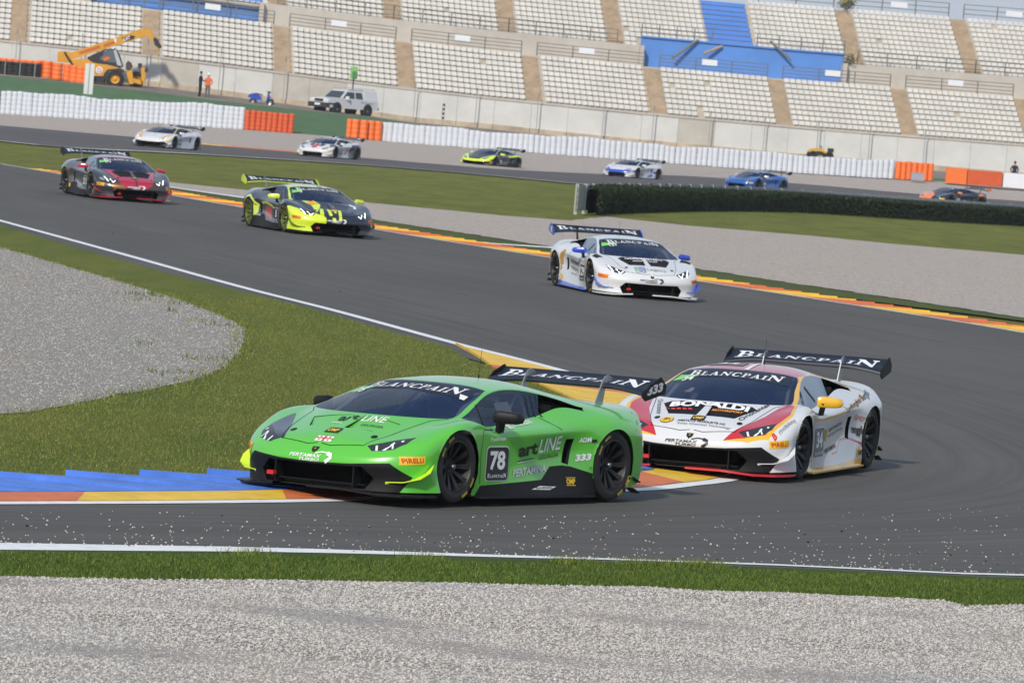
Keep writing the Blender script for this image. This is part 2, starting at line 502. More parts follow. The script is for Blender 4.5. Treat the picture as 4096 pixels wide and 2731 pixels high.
# far gravel up to the tyre walls: ground rises a little to their feet
BAR_PX = [(0, 456), (500, 487), (974, 519), (1172, 534), (1525, 564), (1922, 595), (2380, 630), (2700, 654), (3200, 693), (3570, 715), (3727, 723), (4010, 748), (4096, 752)]
def bar_y(x): return 385.0 + .25 * max(0.0, x)
def bar_pt(px, py, dy=0.0):
    p = A(px, py, 385.0)
    for _ in range(4): p = A(px, py, bar_y(p.x) + dy)
    return p
BARB = [bar_pt(*p) for p in BAR_PX]
_foot = [Vector((BARB[0].x - 12, BARB[0].y, BARB[0].z))] + BARB + [Vector((BARB[-1].x + 14, BARB[-1].y + 3, BARB[-1].z))]
def foot_z(x): return float(np.interp(x, [p.x for p in _foot], [p.z for p in _foot]))
m_ = MB()
_rows = [[], []]
for i in range(61):
    t = i / 60
    p = UF[int(t * 89)]
    x = _foot[0].x + (_foot[-1].x - _foot[0].x) * t
    _rows[0].append((p.x, p.y, terr(p.y) + .012)); _rows[1].append((x, bar_y(x) + 2.0, foot_z(x)))
m_.grid(_rows).build('far_gravel', M_GRAVELF, None, kind='structure')

# ---------------------------------------------------------------- kerbs
M_KYEL = mat('kerb_yellow', (.76, .47, .03), .6, var=.18, vscale=3)
M_KRED = mat('kerb_orange', (.60, .15, .04), .6, var=.2, vscale=3)
M_KBLUE = mat('kerb_blue', (.07, .19, .60), .62, var=.25, vscale=2.2)
def cum(L_):
    d = [0.0]
    for i in range(1, len(L_)): d.append(d[-1] + (L_[i] - L_[i - 1]).length)
    return d
def at_s(L_, d, s_):
    i = min(max(int(np.searchsorted(d, s_)), 1), len(d) - 1)
    t = (s_ - d[i - 1]) / max(d[i] - d[i - 1], 1e-9)
    p = L_[i - 1] + (L_[i] - L_[i - 1]) * t
    return p, (L_[i] - L_[i - 1]).normalized()
INF, _ = smooth_line(IN, 1200)
IND = cum(INF)
def near_s(L_, d, q):
    return min(range(len(L_)), key=lambda i: (L_[i] - q).length)
def kerb_piece(parent, L_, d, s0, s1, w0, w1, skew, z00, z01, z10, z11, m, nseg=4, base=0.0, name='kerb_block'):
    """block between s0..s1 and offsets w0..w1 (to the inside); z at (s0,w0) (s0,w1) (s1,w0) (s1,w1)"""
    top = []
    for i in range(nseg + 1):
        t = i / nseg
        row = []
        for j, w in enumerate((w0, w1)):
            p, tg = at_s(L_, d, s0 + (s1 - s0) * t + skew * j)
            q = p + Vector((tg.y, -tg.x)) * w
            z = ((z00, z01)[j] * (1 - t) + (z10, z11)[j] * t)
            row.append(Vector((q.x, q.y, terr(q.y) + base + z)))
        top.append(row)
    m_ = MB().grid(top)
    lo = [[Vector((v.x, v.y, terr(v.y) - .02)) for v in r_] for r_ in top]
    for r0, r1 in ((top[0], lo[0]), (top[-1], lo[-1])): m_.grid([r0, r1])
    m_.grid([[r_[0] for r_ in top], [r_[0] for r_ in lo]]); m_.grid([[r_[1] for r_ in top], [r_[1] for r_ in lo]])
    return m_.build(name, m, parent)
# apex kerb: yellow and orange slab beside the white line, blue sawtooth behind it
apex = empty('kerb', (2.0, 64, 0), 0, kind='structure')
apex.location = (0, 0, 0)
sA = IND[near_s(INF, IND, G(1900, 1392).to_2d())]
sR = IND[near_s(INF, IND, G(330, 2011).to_2d())]
edges = [sA, sA + 5.4, sA + 9.2, sA + 14.5]
s_ = sR
back = [sR + 6, sR]
for ln in (2.7, 2.7, 2.5, 2.3, 3.1): back.append(back[-1] - ln)
back = back[::-1]
cut0 = back[0]
n_mid = 2
step_ = (cut0 - edges[-1]) / n_mid
seq = edges[:-1] + [edges[-1] + step_ * i for i in range(n_mid)] + back
def kw(s0):                                            # width of the slab: flares open, then narrows where the blue begins
    return float(np.interp(s0, [sA, sA + 6, sA + 14, cut0, cut0 + 4, sR + 20], [.10, 1.15, 1.35, 1.25, .60, .44]))
for i in range(len(seq) - 1):
    c = M_KYEL if (len(seq) - 2 - i) % 2 == 1 else M_KRED
    if i < 4: c = (M_KYEL, M_KRED)[i % 2]
    wa, wb = kw(seq[i]), kw(seq[i + 1])
    a, b = seq[i], seq[i + 1]
    n = 6
    top = []
    for q in range(n + 1):
        ss = a + (b - a) * q / n
        p, tg = at_s(INF, IND, ss); p2, tg2 = at_s(INF, IND, ss - .55)
        w = kw(ss)
        A_ = p + Vector((tg.y, -tg.x)) * .11; B_ = p2 + Vector((tg2.y, -tg2.x)) * w
        top.append([Vector((A_.x, A_.y, .012)), Vector((B_.x, B_.y, .035))])
    m_ = MB().grid(top)
    lo = [[Vector((v.x, v.y, -.02)) for v in r_] for r_ in top]
    m_.grid([[r_[1] for r_ in top], [r_[1] for r_ in lo]]); m_.grid([[r_[0] for r_ in top], [r_[0] for r_ in lo]])
    m_.build('kerb_block', c, apex)
blue = empty('blue_kerb', (0, 0, 0), 0, kind='structure')
s_ = cut0 + 1.0
_bl0 = IND[near_s(INF, IND, G(262, 2011).to_2d())]
while s_ < sR + 12:
    t = s_ - (cut0 + 1.0)
    w1 = min(1.75, .75 + t * .35)
    kerb_piece(blue, INF, IND, s_, s_ + 1.08, kw(s_) + .01, w1, 1.0, .036, .040, .040, .095, M_KBLUE, 4)
    s_ += 1.08
# kerb along the far side of the near track
OUTF, _ = smooth_line(OUT, 1600)
OUTD = cum(OUTF)
fk = empty('far_kerb', (0, 0, 0), 0, kind='structure')
s0 = OUTD[near_s(OUTF, OUTD, G(119, 674).to_2d())]
s1 = OUTD[near_s(OUTF, OUTD, G(4096, 1331).to_2d())] + 8
i = 0
s_ = s0
while s_ < s1:
    c = M_KYEL if (i // 3) % 2 == 0 else M_KRED
    w1 = min(1.0, .25 + (s_ - s0) * .12)
    kerb_piece(fk, OUTF, OUTD, s_, s_ + .82, -.15, -w1 - .15, .25, .008, .010, .012, .036, c, 2)
    s_ += .82; i += 1
# short kerbs seen on the far track
fk2 = empty('far_track_kerb', (0, 0, 0), 0, kind='structure')
UNF, _ = smooth_line(_un, 700); UND = cum(UNF)
s0 = UND[near_s(UNF, UND, G(2480, 735).to_2d())]
for i in range(0): kerb_piece(fk2, UNF, UND, s0 + i * 1.6, s0 + i * 1.6 + 1.6, -.1, -.5, .2, .03, .05, .03, .07, (M_KYEL, M_KRED)[(i // 2) % 2], 2)
UFF, _ = smooth_line(_uf, 700); UFD = cum(UFF)
s0 = UFD[near_s(UFF, UFD, G(560, 552).to_2d())]; s1 = UFD[near_s(UFF, UFD, G(1350, 622).to_2d())]
i = 0; s_ = s0
while s_ < s1 and i < 60:
    kerb_piece(fk2, UFF, UFD, s_, s_ + 2.0, .1, -.5, .3, .03, .05, .03, .07, (M_KYEL, M_KRED)[(i // 2) % 2], 2); s_ += 2.0; i += 1
# ================================================================== wall, grandstand, tyre barriers
M_CONC = mat('concrete_wall', (.60, .595, .57), .9, spec=.15, var=.10, vscale=.5, bump=.15, bscale=4)
M_CONC2 = mat('concrete_wall_patch', (.48, .45, .40), .9, spec=.15, var=.12, vscale=.7)
M_PLINTH = mat('wall_plinth', (.48, .40, .30), .95, spec=.1, var=.3, vscale=.9)
M_STEP = mat('terrace_concrete', (.50, .45, .38), .95, spec=.1, var=.15, vscale=.8)
M_STAIR = mat('stair_brown', (.40, .31, .22), .95, spec=.1, var=.22, vscale=1.2)
M_PARAPET = mat('parapet_concrete', (.50, .46, .41), .95, spec=.1, var=.12, vscale=.5)
M_SEAT = mat('seat_white', (.56, .545, .51), .5, var=.10, vscale=.35)
M_BLUEW = mat('stand_blue', (.09, .24, .62), .75, var=.10, vscale=.4)
M_RAIL = mat('rail_grey', (.16, .165, .16), .6)
M_SIGN = mat('sign_white', (.74, .76, .80), .6)
M_POST = mat('post_grey', (.30, .31, .31), .6)
WALL_TOP = [(-400, 112), (0, 159), (574, 217), (1052, 278), (1459, 331), (1938, 386), (2600, 452), (3236, 509), (4096, 576), (4500, 608)]
SD = Vector((.9956, .094, 0)); SB = Vector((-.094, .9956, 0))       # along the stand, and back into it
def wall_y(x): return 405.0 + .094 * x
def wall_pt(px, py, d=0.0):
    p = A(px, py, 405.0 + d)
    for _ in range(5): p = A(px, py, wall_y(p.x) + d)
    return p
_wt = [wall_pt(*p) for p in WALL_TOP]
_wtx, _wtz = [p.x for p in _wt], [p.z for p in _wt]
def wtop(t): return float(np.interp(t, _wtx, _wtz))                 # height of the wall top at position t along it
WALL_BASE = [(-400, 262), (0, 300), (640, 349), (1200, 424), (1651, 490), (1938, 514), (2384, 562), (3087, 626), (4096, 712), (4500, 745)]
_wb = [wall_pt(*p) for p in WALL_BASE]
def wbase(t): return float(np.interp(t, [p.x for p in _wb], [p.z for p in _wb]))
def SP(t, d, z): return Vector((t * 1.0, wall_y(t), 0)) + SB * d + Vector((0, 0, z))
def t_at(px, py, d, dz=0.0):
    """position along the stand seen at pixel px, py on the line d behind the wall"""
    p = A(px, py, 405 + d)
    for _ in range(5): p = A(px, py, wall_y(p.x) + d)
    return p.x + .094 * d
T0, T1 = _wt[0].x, _wt[-1].x
# wall of cast panels on a plinth
wl = empty('concrete_wall', SP(0, 0, wbase(0)), 0, label='long pale concrete wall below the grandstand with stained plinth', cat='wall')
wl.location = (0, 0, 0)
t = T0; i = 0
rw = random.Random(11)
while t < T1:
    t2 = t + 2.6
    a0, a1, b0, b1 = wbase(t) + .36, wbase(t2) + .36, wtop(t), wtop(t2)
    g = .008
    dz = rw.uniform(-.01, .01)
    q = [SP(t + g, dz, a0), SP(t2 - g, dz, a1), SP(t2 - g, dz, b1 - .16), SP(t + g, dz, b0 - .16)]
    MB().prism(q, SB * .25).build('wall_panel', M_CONC2 if rw.random() < .18 else M_CONC, wl)
    q = [SP(t, -.10, a0 - 1.2), SP(t2 - .03, -.10, a1 - 1.2), SP(t2 - .03, -.10, a1), SP(t, -.10, a0)]
    MB().prism(q, SB * .3).build('plinth_block', M_PLINTH, wl)
    q = [SP(t, -.06, b0 - .16), SP(t2, -.06, b1 - .16), SP(t2, -.06, b1), SP(t, -.06, b0)]
    MB().prism(q, SB * .45).build('coping', M_PARAPET, wl)
    t = t2; i += 1
# service road in front of the wall and the green bank
BANK_TOP = [(-400, 262), (0, 303), (555, 363.5), (957, 414.5), (1212, 441), (1500, 471), (1683, 501), (1893, 530), (2200, 570), (2700, 618), (3200, 668), (4096, 742), (4500, 775)]
_bt = [A(px, py, 396.0) for px, py in BANK_TOP]
_bt = [A(px, py, bar_y(p.x) + 8.5) for (px, py), p in zip(BANK_TOP, _bt)]
def bank_z(x): return float(np.interp(x, [p.x for p in _bt], [p.z for p in _bt]))
def bank_y(x): return bar_y(x) + 8.5
rows = [[], [], []]
for k in range(81):
    x = _bt[0].x + (_bt[-1].x - _bt[0].x) * k / 80
    rows[0].append((x, bar_y(x) + 1.2, foot_z(x) - .02)); rows[1].append((x, bank_y(x) - .6, bank_z(x) - .10)); rows[2].append((x, bank_y(x), bank_z(x)))
MB().grid(rows).build('grass_bank', M_BANK, None, 60, kind='structure')
rows = [[], []]
for k in range(81):
    x = _bt[0].x + (_bt[-1].x - _bt[0].x) * k / 80
    rows[0].append((x, bank_y(x), bank_z(x) - .004)); rows[1].append((x, wall_y(x) + .1, max(wbase(x), bank_z(x) - .3)))
MB().grid(rows).build('service_road', M_DIRT, None, kind='structure')

# ---------------------------------------------------------------- grandstand
stand = empty('grandstand', (0, 0, 0), 0, label='two tier concrete grandstand with rows of white seats above the wall', cat='grandstand')
stand.location = (0, 430, 0)
bpy.context.view_layer.update()
def sadd(o): o.matrix_parent_inverse = stand.matrix_world.inverted(); return o
RISE, TREAD, D0 = .365, .80, .55
NLOW = 9
AIS = [(-420, 135), (70, 172), (603, 224), (1132, 290), (1628, 352), (2139, 408), (2638, 456), (3140, 502), (3640, 543), (4140, 582)]
ais_t = [t_at(px, py, 0) for px, py in AIS]
AW = .56
def row_d(r): return D0 + r * TREAD
def low_z(t, r): return wtop(t) + .02 + r * RISE
def long_box(name, m, t0, t1, d0, d1, z0, z1, zf, n=None):
    """beam along the stand that follows its fall: z0..z1 above zf(t)"""
    n = n or max(1, int((t1 - t0) / 3))
    a, b, c, d = [], [], [], []
    for k in range(n + 1):
        t = t0 + (t1 - t0) * k / n
        z = zf(t)
        a.append(SP(t, d0, z + z0)); b.append(SP(t, d0, z + z1)); c.append(SP(t, d1, z + z1)); d.append(SP(t, d1, z + z0))
    m_ = MB().grid([a, b, c, d])
    m_.grid([[a[0], b[0]], [d[0], c[0]]]); m_.grid([[a[-1], b[-1]], [d[-1], c[-1]]])
    return sadd(m_.build(name, m, stand))
for r in range(NLOW): long_box('terrace_step', M_STEP, T0, T1, row_d(r) - .35, row_d(r) + TREAD - .35 + .02, -.6, r * RISE, wtop)
for ta in ais_t:
    for r in range(NLOW):
        for h in (0, 1):
            d = row_d(r) - .40 + h * .4
            long_box('aisle_stair', M_STAIR, ta - AW, ta + AW, d, d + .42, -.3 + r * RISE, r * RISE + .03 + h * RISE / 2, wtop, 1)
# a seat shell: pan, curved back, open below
def _seat_mesh(nm='seat'):
    w = .176
    prof = [(.02, .07), (.03, .11), (.17, .11), (.30, .12), (.35, .17), (.38, .27), (.40, .355), (.41, .37)]
    m_ = MB()
    rows = []
    for y, z in prof: rows.append([(-w, y, z + (.02 if z < .16 else (-.03 if z > .36 else 0))), (-w * .6, y + .01, z), (w * .6, y + .01, z), (w, y, z + (.02 if z < .16 else (-.03 if z > .36 else 0)))])
    m_.grid(rows)
    m_.grid([[(-w, .03, .10), (w, .03, .10)], [(-.05, .20, .0), (.05, .20, .0)]])
    return m_.mesh(nm, M_SEAT, 50)
ME_STSEAT = _seat_mesh()
spots = []
def block_seats(ta, tb, r, zrow, d, near_):
    L_ = tb - ta
    n = int(L_ / .43)
    gap = (L_ - n * .43) / 2
    for k in range(n):
        t = ta + gap + .215 + k * .43
        if near_ == 50 and r < 2 and TB0 - .2 < t < TB1 + .2: continue
        spots.append((near_, SP(t, d - .30, zrow(t, r))))
for i in range(len(ais_t) - 1):
    for r in range(NLOW): block_seats(ais_t[i] + AW, ais_t[i + 1] - AW, r, low_z, row_d(r), i)
# upper tier
UD0 = row_d(NLOW) + 1.9                       # behind the walkway
UZ = NLOW * RISE + 1.55
UR = .355
NUP = 12
def up_z(t, r): return wtop(t) + UZ - .25 + r * UR
def up_d(r): return UD0 + .5 + r * TREAD
UAIS = [(-700, -150), (-250, -100), (200, -60), (650, -25), (1110, 14), (1574, 64), (2033, 121), (2467, 172), (2905, 215), (3427, 267), (3898, 302), (4370, 335)]
uais_t = [t_at(px, py, UD0) for px, py in UAIS]
TB0, TB1 = t_at(2560, 230, UD0), t_at(3372, 290, UD0)       # blue well
TL0, TL1 = t_at(362, 20, UD0), t_at(1042, 70, UD0)
SB0, SB1 = t_at(2850, 150, UD0), t_at(3030, 180, UD0)      # blue stairs
for r in range(NUP): long_box('terrace_step', M_STEP, T0 - 8, T1 + 4, up_d(r) - .35, up_d(r) + TREAD - .33, -.5 + UZ, UZ - .27 + r * UR, wtop)
for ta in uais_t:
    if TB0 < ta < TB1: continue
    for r in range(NUP):
        for h in (0, 1):
            d = up_d(r) - .40 + h * .4
            long_box('aisle_stair', M_STAIR, ta - AW, ta + AW, d, d + .42, UZ - .5 + r * UR, UZ - .24 + r * UR + h * UR / 2, wtop, 1)
for r in range(NUP):
    d = up_d(r) - .42
    long_box('aisle_stair', M_BLUEW, SB0, SB1, d, d + .82, UZ - .5 + r * UR, UZ - .22 + r * UR, wtop, 1)
ub = sorted(uais_t)
for i in range(len(ub) - 1):
    a, b = ub[i] + AW, ub[i + 1] - AW
    if TB0 < ub[i] < TB1: a = SB1 + .1
    if TB0 < ub[i + 1] < TB1: b = SB0 - .1
    for r in range(NUP):
        if r == 0 and not (a > TB1 or b < TB0): pass
        if b - a > .5: block_seats(a, b, r, up_z, up_d(r), 50)
# railings
def railing(t0, t1, d, z, h, bars, posts, m=M_RAIL, nm='railing', r=.028):
    m_ = MB()
    n = max(1, int((t1 - t0) / 2))
    for b in range(bars):
        zz = z + h * (b + 1) / bars
        m_.tube([SP(t0 + (t1 - t0) * k / n, d, wtop(t0 + (t1 - t0) * k / n) + zz) for k in range(n + 1)], r, 5)
    for k in range(posts):
        t = t0 + (t1 - t0) * k / (posts - 1)
        m_.bar(SP(t, d, wtop(t) + z), SP(t, d, wtop(t) + z + h), r * 1.5, 6)
    return sadd(m_.build(nm, m, stand))
# parapet between the tiers, plain or blue
def para(t0, t1, m, dd=0.0, top=UZ - .12): long_box('parapet', m, t0, t1, UD0 - .35 + dd, UD0 - .05 + dd, NLOW * RISE - .5, top, wtop)
para(T0 - 8, TL0, M_PARAPET); para(TL1, TB0, M_PARAPET); para(TB1, T1 + 4, M_PARAPET)
para(TL0, TL1, M_BLUEW, .9, UZ + 2.2); para(TB0, TB1, M_BLUEW, .36, UZ + .50)
long_box('parapet', M_BLUEW, TB0, TB1, UD0 - .12, UD0 + .36, UZ + .50, UZ + .62, wtop)
railing(TB0, SB0, UD0 + .2, UZ + .62, .9, 3, 5); railing(SB1, TB1, UD0 + .2, UZ + .62, .9, 3, 5)
long_box('walkway', M_STEP, T0 - 8, T1 + 4, row_d(NLOW) - .4, UD0 + .3, NLOW * RISE - .5, NLOW * RISE - .05, wtop)
for tt in (TB0, TB1, TL1): long_box('parapet_end', M_PARAPET, tt - .15, tt + .15, UD0 - 1.0, UD0 - .02, NLOW * RISE - .5, UZ - .10, wtop, 1)
# raking concrete blocks left on the blue wall (stair stringers)
for a, b, m in (((2793, 160), (2690, 232), M_RAIL), ((3080, 165), (3165, 242), M_RAIL), ((2888, 186), (2815, 215), M_STAIR)):
    p, q = wall_pt(*a, UD0 - .1), wall_pt(*b, UD0 - .6)
    sadd(MB().bar(p, q, .10, 6).build('stair_stringer', m, stand))
# seats: the largest three hundred one by one, the rest as a mass
M_near = [s for s in spots if s[0] in (2, 3)]
M_near = sorted(M_near, key=lambda s: s[1].y)[:300]
near_set = set(id(s) for s in M_near)
rz = math.atan2(SD.y, SD.x)
for s in M_near:
    o = link('seat', ME_STSEAT, stand); o.location = s[1]; o.rotation_euler = (0, 0, rz); sadd(o)
sv = np.array([v.co[:] for v in ME_STSEAT.vertices]); sf = [tuple(p.vertices) for p in ME_STSEAT.polygons]
cr_, sr_ = math.cos(rz), math.sin(rz)
sv = np.stack([sv[:, 0] * cr_ - sv[:, 1] * sr_, sv[:, 0] * sr_ + sv[:, 1] * cr_, sv[:, 2]], 1)
VV, FF = [], []
rs = random.Random(4)
for s in spots:
    if id(s) in near_set or rs.random() < .004: continue
    b = len(VV)
    VV += [tuple(v) for v in (sv + np.array(s[1]))]
    FF += [tuple(i + b for i in f) for f in sf]
me = bpy.data.meshes.new('seats'); me.from_pydata(VV, [], FF); me.materials.append(M_SEAT); smooth(me, 50)
sadd(link('seats', me, stand, kind='stuff'))
for i in range(len(ais_t) - 1):
    a, b = ais_t[i] + AW, ais_t[i + 1] - AW
    railing(a, b, row_d(NLOW) - .32, (NLOW) * RISE - .1, 1.0, 4, 4)
    c = a + (b - a) * .46
    sadd(MB().prism([SP(c - .55, row_d(NLOW) - .40, wtop(c - .55) + NLOW * RISE + .45), SP(c + .55, row_d(NLOW) - .40, wtop(c + .55) + NLOW * RISE + .45), SP(c + .55, row_d(NLOW) - .40, wtop(c + .55) + NLOW * RISE + .86), SP(c - .55, row_d(NLOW) - .40, wtop(c - .55) + NLOW * RISE + .86)], SB * .04).build('block_sign', M_SIGN, stand))
for i in range(len(ub) - 1):
    a, b = ub[i], ub[i + 1]
    if b < TL0 or (TL1 < a and b < TB0) or a > TB1 - 1: railing(a, b, UD0 - .2, UZ - .12, 1.0, 3, 5)
    railing(a + AW, b - AW, up_d(NUP) + .2, UZ - .3 + NUP * UR, 1.05, 3, 4, nm='top_railing')
    c = (a + b) / 2
    dd = up_d(NUP) + .12; zz = UZ - .3 + NUP * UR
    sadd(MB().prism([SP(c - .62, dd, wtop(c) + zz + .45), SP(c + .62, dd, wtop(c) + zz + .43), SP(c + .62, dd, wtop(c) + zz + .83), SP(c - .62, dd, wtop(c) + zz + .85)], SB * .04).build('block_sign', M_SIGN, stand))
railing(TL0, TL1, UD0 - .1, NLOW * RISE + .2, 1.1, 3, 6)

# ---------------------------------------------------------------- tyre barriers
M_WTYRE = mat('tyre_wrap_white', (.60, .63, .68), .65, var=.06, vscale=2)
M_OTYRE = mat('tyre_orange', (.62, .10, .025), .6, var=.10, vscale=2)
M_OTYRE2 = mat('barrier_orange', (.85, .18, .03), .55, var=.05)
M_WBAR = mat('barrier_white', (.76, .77, .80), .6, var=.05)
def stack_mesh(nm, r, h, n, m, bulge=.06):
    prof = [(.001, 0)]
    for k in range(n):
        z = h * k / n; dz = h / n
        prof += [(r * (1 - bulge), z), (r, z + dz * .28), (r, z + dz * .72), (r * (1 - bulge), z + dz * .98)]
    prof += [(r * .6, h), (.001, h)]
    return MB().lathe(prof, 10, cap=False).mesh(nm, m, 50)
def barrier_run(px0, px1, name, label, mesh, pitch, cat='tyre barrier', group=None):
    e = empty(name, (0, 0, 0), 0, label=label, cat=cat, group=group)
    xs = [p.x for p in BARB]
    a = float(np.interp(px0, [p[0] for p in BAR_PX], xs)); b = float(np.interp(px1, [p[0] for p in BAR_PX], xs))
    e.location = ((a + b) / 2, bar_y((a + b) / 2), foot_z((a + b) / 2))
    bpy.context.view_layer.update()
    n = max(1, int(round((b - a) / pitch)))
    for k in range(n):
        x = a + (b - a) * (k + .5) / n
        o = link('tyre_stack', mesh, e)
        o.location = Vector((x, bar_y(x) + (.0 if k % 2 else .03), foot_z(x) + rw.uniform(-.015, .015))) - e.location
        o.rotation_euler = (rw.uniform(-.03, .03), rw.uniform(-.03, .03), rw.uniform(0, 6))
        o.scale = (1, 1, 1 + .045 * math.sin(k * .21) + .03 * math.sin(k * .53 + 1) + rw.uniform(-.012, .012))
    return e
hW = 1.42
barrier_run(-300, 974, 'tyre_barrier', 'white wrapped tyre barrier below the green bank near the crane', stack_mesh('tyre_stack', .205, 1.50, 5, M_WTYRE, .10), .355)
barrier_run(976, 1172, 'tyre_barrier', 'orange tyre barrier closing the white tyre wall at the gap in the bank', stack_mesh('tyre_stack', .20, 1.26, 5, M_OTYRE, .10), .36)
barrier_run(1524, 3572, 'tyre_barrier', 'long white tyre barrier curving below the grandstand', stack_mesh('tyre_stack', .212, 1.22, 3, M_WTYRE, .05), .365)
barrier_run(3578, 3730, 'tyre_barrier', 'orange ribbed tyre barrier with a grey box in front', stack_mesh('tyre_stack', .20, 1.15, 3, M_OTYRE2, .06), .40)
# loose orange stacks by the gap
og = stack_mesh('tyre_stack', .30, 1.30, 4, M_OTYRE2, .10)
e = empty('tyre_barrier', bar_pt(1450, 560, -.5), 0, label='group of tall orange tyre stacks at the end of the white tyre wall', cat='tyre barrier')
for px, dy, s_ in ((1394, 0, .72), (1418, -.4, 1.0), (1452, -.6, 1.0), (1480, -.1, 1.05), (1508, .1, 1.05)):
    p = bar_pt(px, 553 + (px - 1385) * .08, -.4 + dy)
    o = link('tyre_stack', og, e); o.location = p - e.location; o.scale = (s_ * .9, s_, 1.0)
# solid barriers at the right end
def slab_barrier(px0, px1, py0, py1, h, name, label, m, mb=None):
    a, b = bar_pt(px0, py0, -1.5), bar_pt(px1, py1, -1.5)
    e = empty(name, (a + b) / 2, 0, label=label, cat='barrier')
    n = max(1, int((b - a).length / 1.6))
    for k in range(n):
        p, q = a.lerp(b, k / n) - e.location, a.lerp(b, (k + .985) / n) - e.location
        w = Vector((0, .9, 0)); u = Vector((0, 0, h))
        MB().add([p, q, q + w, p + w, p + u, q + u, q + w + u, p + w + u], [(3, 2, 1, 0), (4, 5, 6, 7), (0, 1, 5, 4), (1, 2, 6, 5), (2, 3, 7, 6), (3, 0, 4, 7)]).build('barrier_block', m, e)
    return e
slab_barrier(3782, 3866, 731, 738, 1.05, 'crash_barrier', 'bright orange foam crash barrier end block', M_OTYRE2)
slab_barrier(3868, 4008, 738, 748, 1.0, 'crash_barrier', 'dull orange foam crash barrier between orange block and white barrier', M_OTYRE)
slab_barrier(4011, 4300, 748, 772, .98, 'crash_barrier', 'white foam crash barrier beside the orange one', M_WBAR)
p = bar_pt(3668, 722, -2.0)
o = MB().box((0, 0, .24), (.85, .6, .48)).box((0, 0, .50), (.9, .65, .05)).build('grit_box', mat('grey_plastic', (.30, .32, .36), .6), None, label='small grey lidded box in front of orange tyre barrier', cat='box')
o.location = p
# ---------------------------------------------------------------- fence posts before the wall
m_ = MB(); m_.box((0, 0, 1.25), (.06, .06, 2.5)); m_.bar((0, 0, 2.5), (0, -.25, 2.85), .03, 6)
ME_FP = m_.mesh('fence_post', M_POST)
for i, px in enumerate((57, 318, 580, 872, 1130, 1651, 1898, 2143, 2405, 2605, 2832, 3050, 3263, 3470, 3690)):
    pos = wall_pt(px, np.interp(px, [a[0] for a in WALL_BASE], [a[1] for a in WALL_BASE]), -.6)
    o = link('fence_post', ME_FP, None, label='thin grey fence post standing before the concrete wall', cat='post', group='fence posts along the wall')
    o.location = pos
    o.scale = (1, 1, 1.16 if px < 1200 else .98)
# ================================================================== race car
# car frame: x forward, y to the car's left, z up, origin on the ground at mid wheelbase
CT = [
 [(2.185,0,.375),(2.17,.28,.378),(2.115,.52,.385),(2.03,.72,.400),(1.92,.86,.415),(1.80,.945,.43)],
 [(2.05,0,.495),(2.04,.28,.492),(2.005,.50,.497),(1.93,.70,.508),(1.82,.86,.515),(1.68,.965,.515)],
 [(1.86,0,.585),(1.85,.29,.578),(1.80,.54,.567),(1.70,.75,.588),(1.60,.88,.607),(1.50,.985,.600)],
 [(1.62,0,.665),(1.60,.32,.660),(1.50,.63,.655),(1.40,.78,.682),(1.34,.88,.700),(1.30,.99,.672)],
 [(1.42,0,.735),(1.38,.36,.735),(1.126,.744,.744),(1.05,.795,.750),(1.0,.85,.745),(1.0,.955,.695)],
 [(.95,0,.905),(.92,.34,.900),(.75,.675,.865),(.70,.715,.865),(.68,.795,.680),(.66,.925,.635)],
 [(.40,0,1.03),(.40,.32,1.025),(.365,.595,.988),(.34,.635,.972),(.32,.785,.700),(.32,.93,.630)],
 [(-.08,0,1.075),(-.08,.32,1.065),(-.10,.545,1.02),(-.10,.595,.998),(-.05,.755,.745),(-.05,.93,.640)],
 [(-.45,0,1.06),(-.45,.32,1.05),(-.48,.53,1.0),(-.50,.60,.965),(-.34,.735,.780),(-.40,.92,.655)],
 [(-.80,0,1.015),(-.80,.33,1.005),(-.80,.57,.950),(-.80,.68,.910),(-.66,.735,.850),(-.75,.92,.680)],
 [(-1.05,0,.975),(-1.05,.35,.965),(-1.05,.62,.915),(-1.04,.76,.855),(-1.0,.80,.825),(-1.02,.95,.700)],
 [(-1.38,0,.925),(-1.38,.35,.920),(-1.38,.64,.885),(-1.36,.78,.850),(-1.33,.87,.810),(-1.31,.98,.712)],
 [(-1.78,0,.89),(-1.78,.33,.885),(-1.77,.62,.870),(-1.75,.77,.835),(-1.72,.86,.790),(-1.68,.965,.680)],
 [(-2.14,0,.875),(-2.13,.30,.875),(-2.08,.58,.862),(-2.00,.74,.825),(-1.93,.83,.770),(-1.87,.905,.665)]]
CS = [  # side, k = 2, 1, 0 below CT[s][5]
 [(1.76,.952,.33),(1.70,.968,.22),(1.66,.982,.10)],
 [(1.64,.970,.38),(1.60,.978,.24),(1.58,.982,.10)],
 [(1.48,.990,.43),(1.48,.985,.26),(1.48,.98,.10)],
 [(1.30,1.0,.50),(1.30,.99,.28),(1.30,.97,.10)],
 [(.97,.962,.50),(.95,.955,.28),(.93,.93,.06)],
 [(.66,.932,.47),(.66,.932,.27),(.66,.93,.05)],
 [(.32,.922,.46),(.32,.925,.26),(.32,.945,.05)],
 [(-.05,.905,.47),(-.05,.915,.26),(-.05,.95,.05)],
 [(-.40,.890,.48),(-.40,.905,.27),(-.40,.95,.05)],
 [(-.75,.905,.50),(-.75,.925,.28),(-.75,.95,.05)],
 [(-1.02,.965,.52),(-1.02,.965,.28),(-1.02,.945,.05)],
 [(-1.31,.988,.52),(-1.31,.975,.28),(-1.31,.95,.08)],
 [(-1.70,.968,.50),(-1.71,.955,.30),(-1.71,.94,.14)],
 [(-1.93,.90,.50),(-1.93,.90,.32),(-1.90,.89,.18)]]
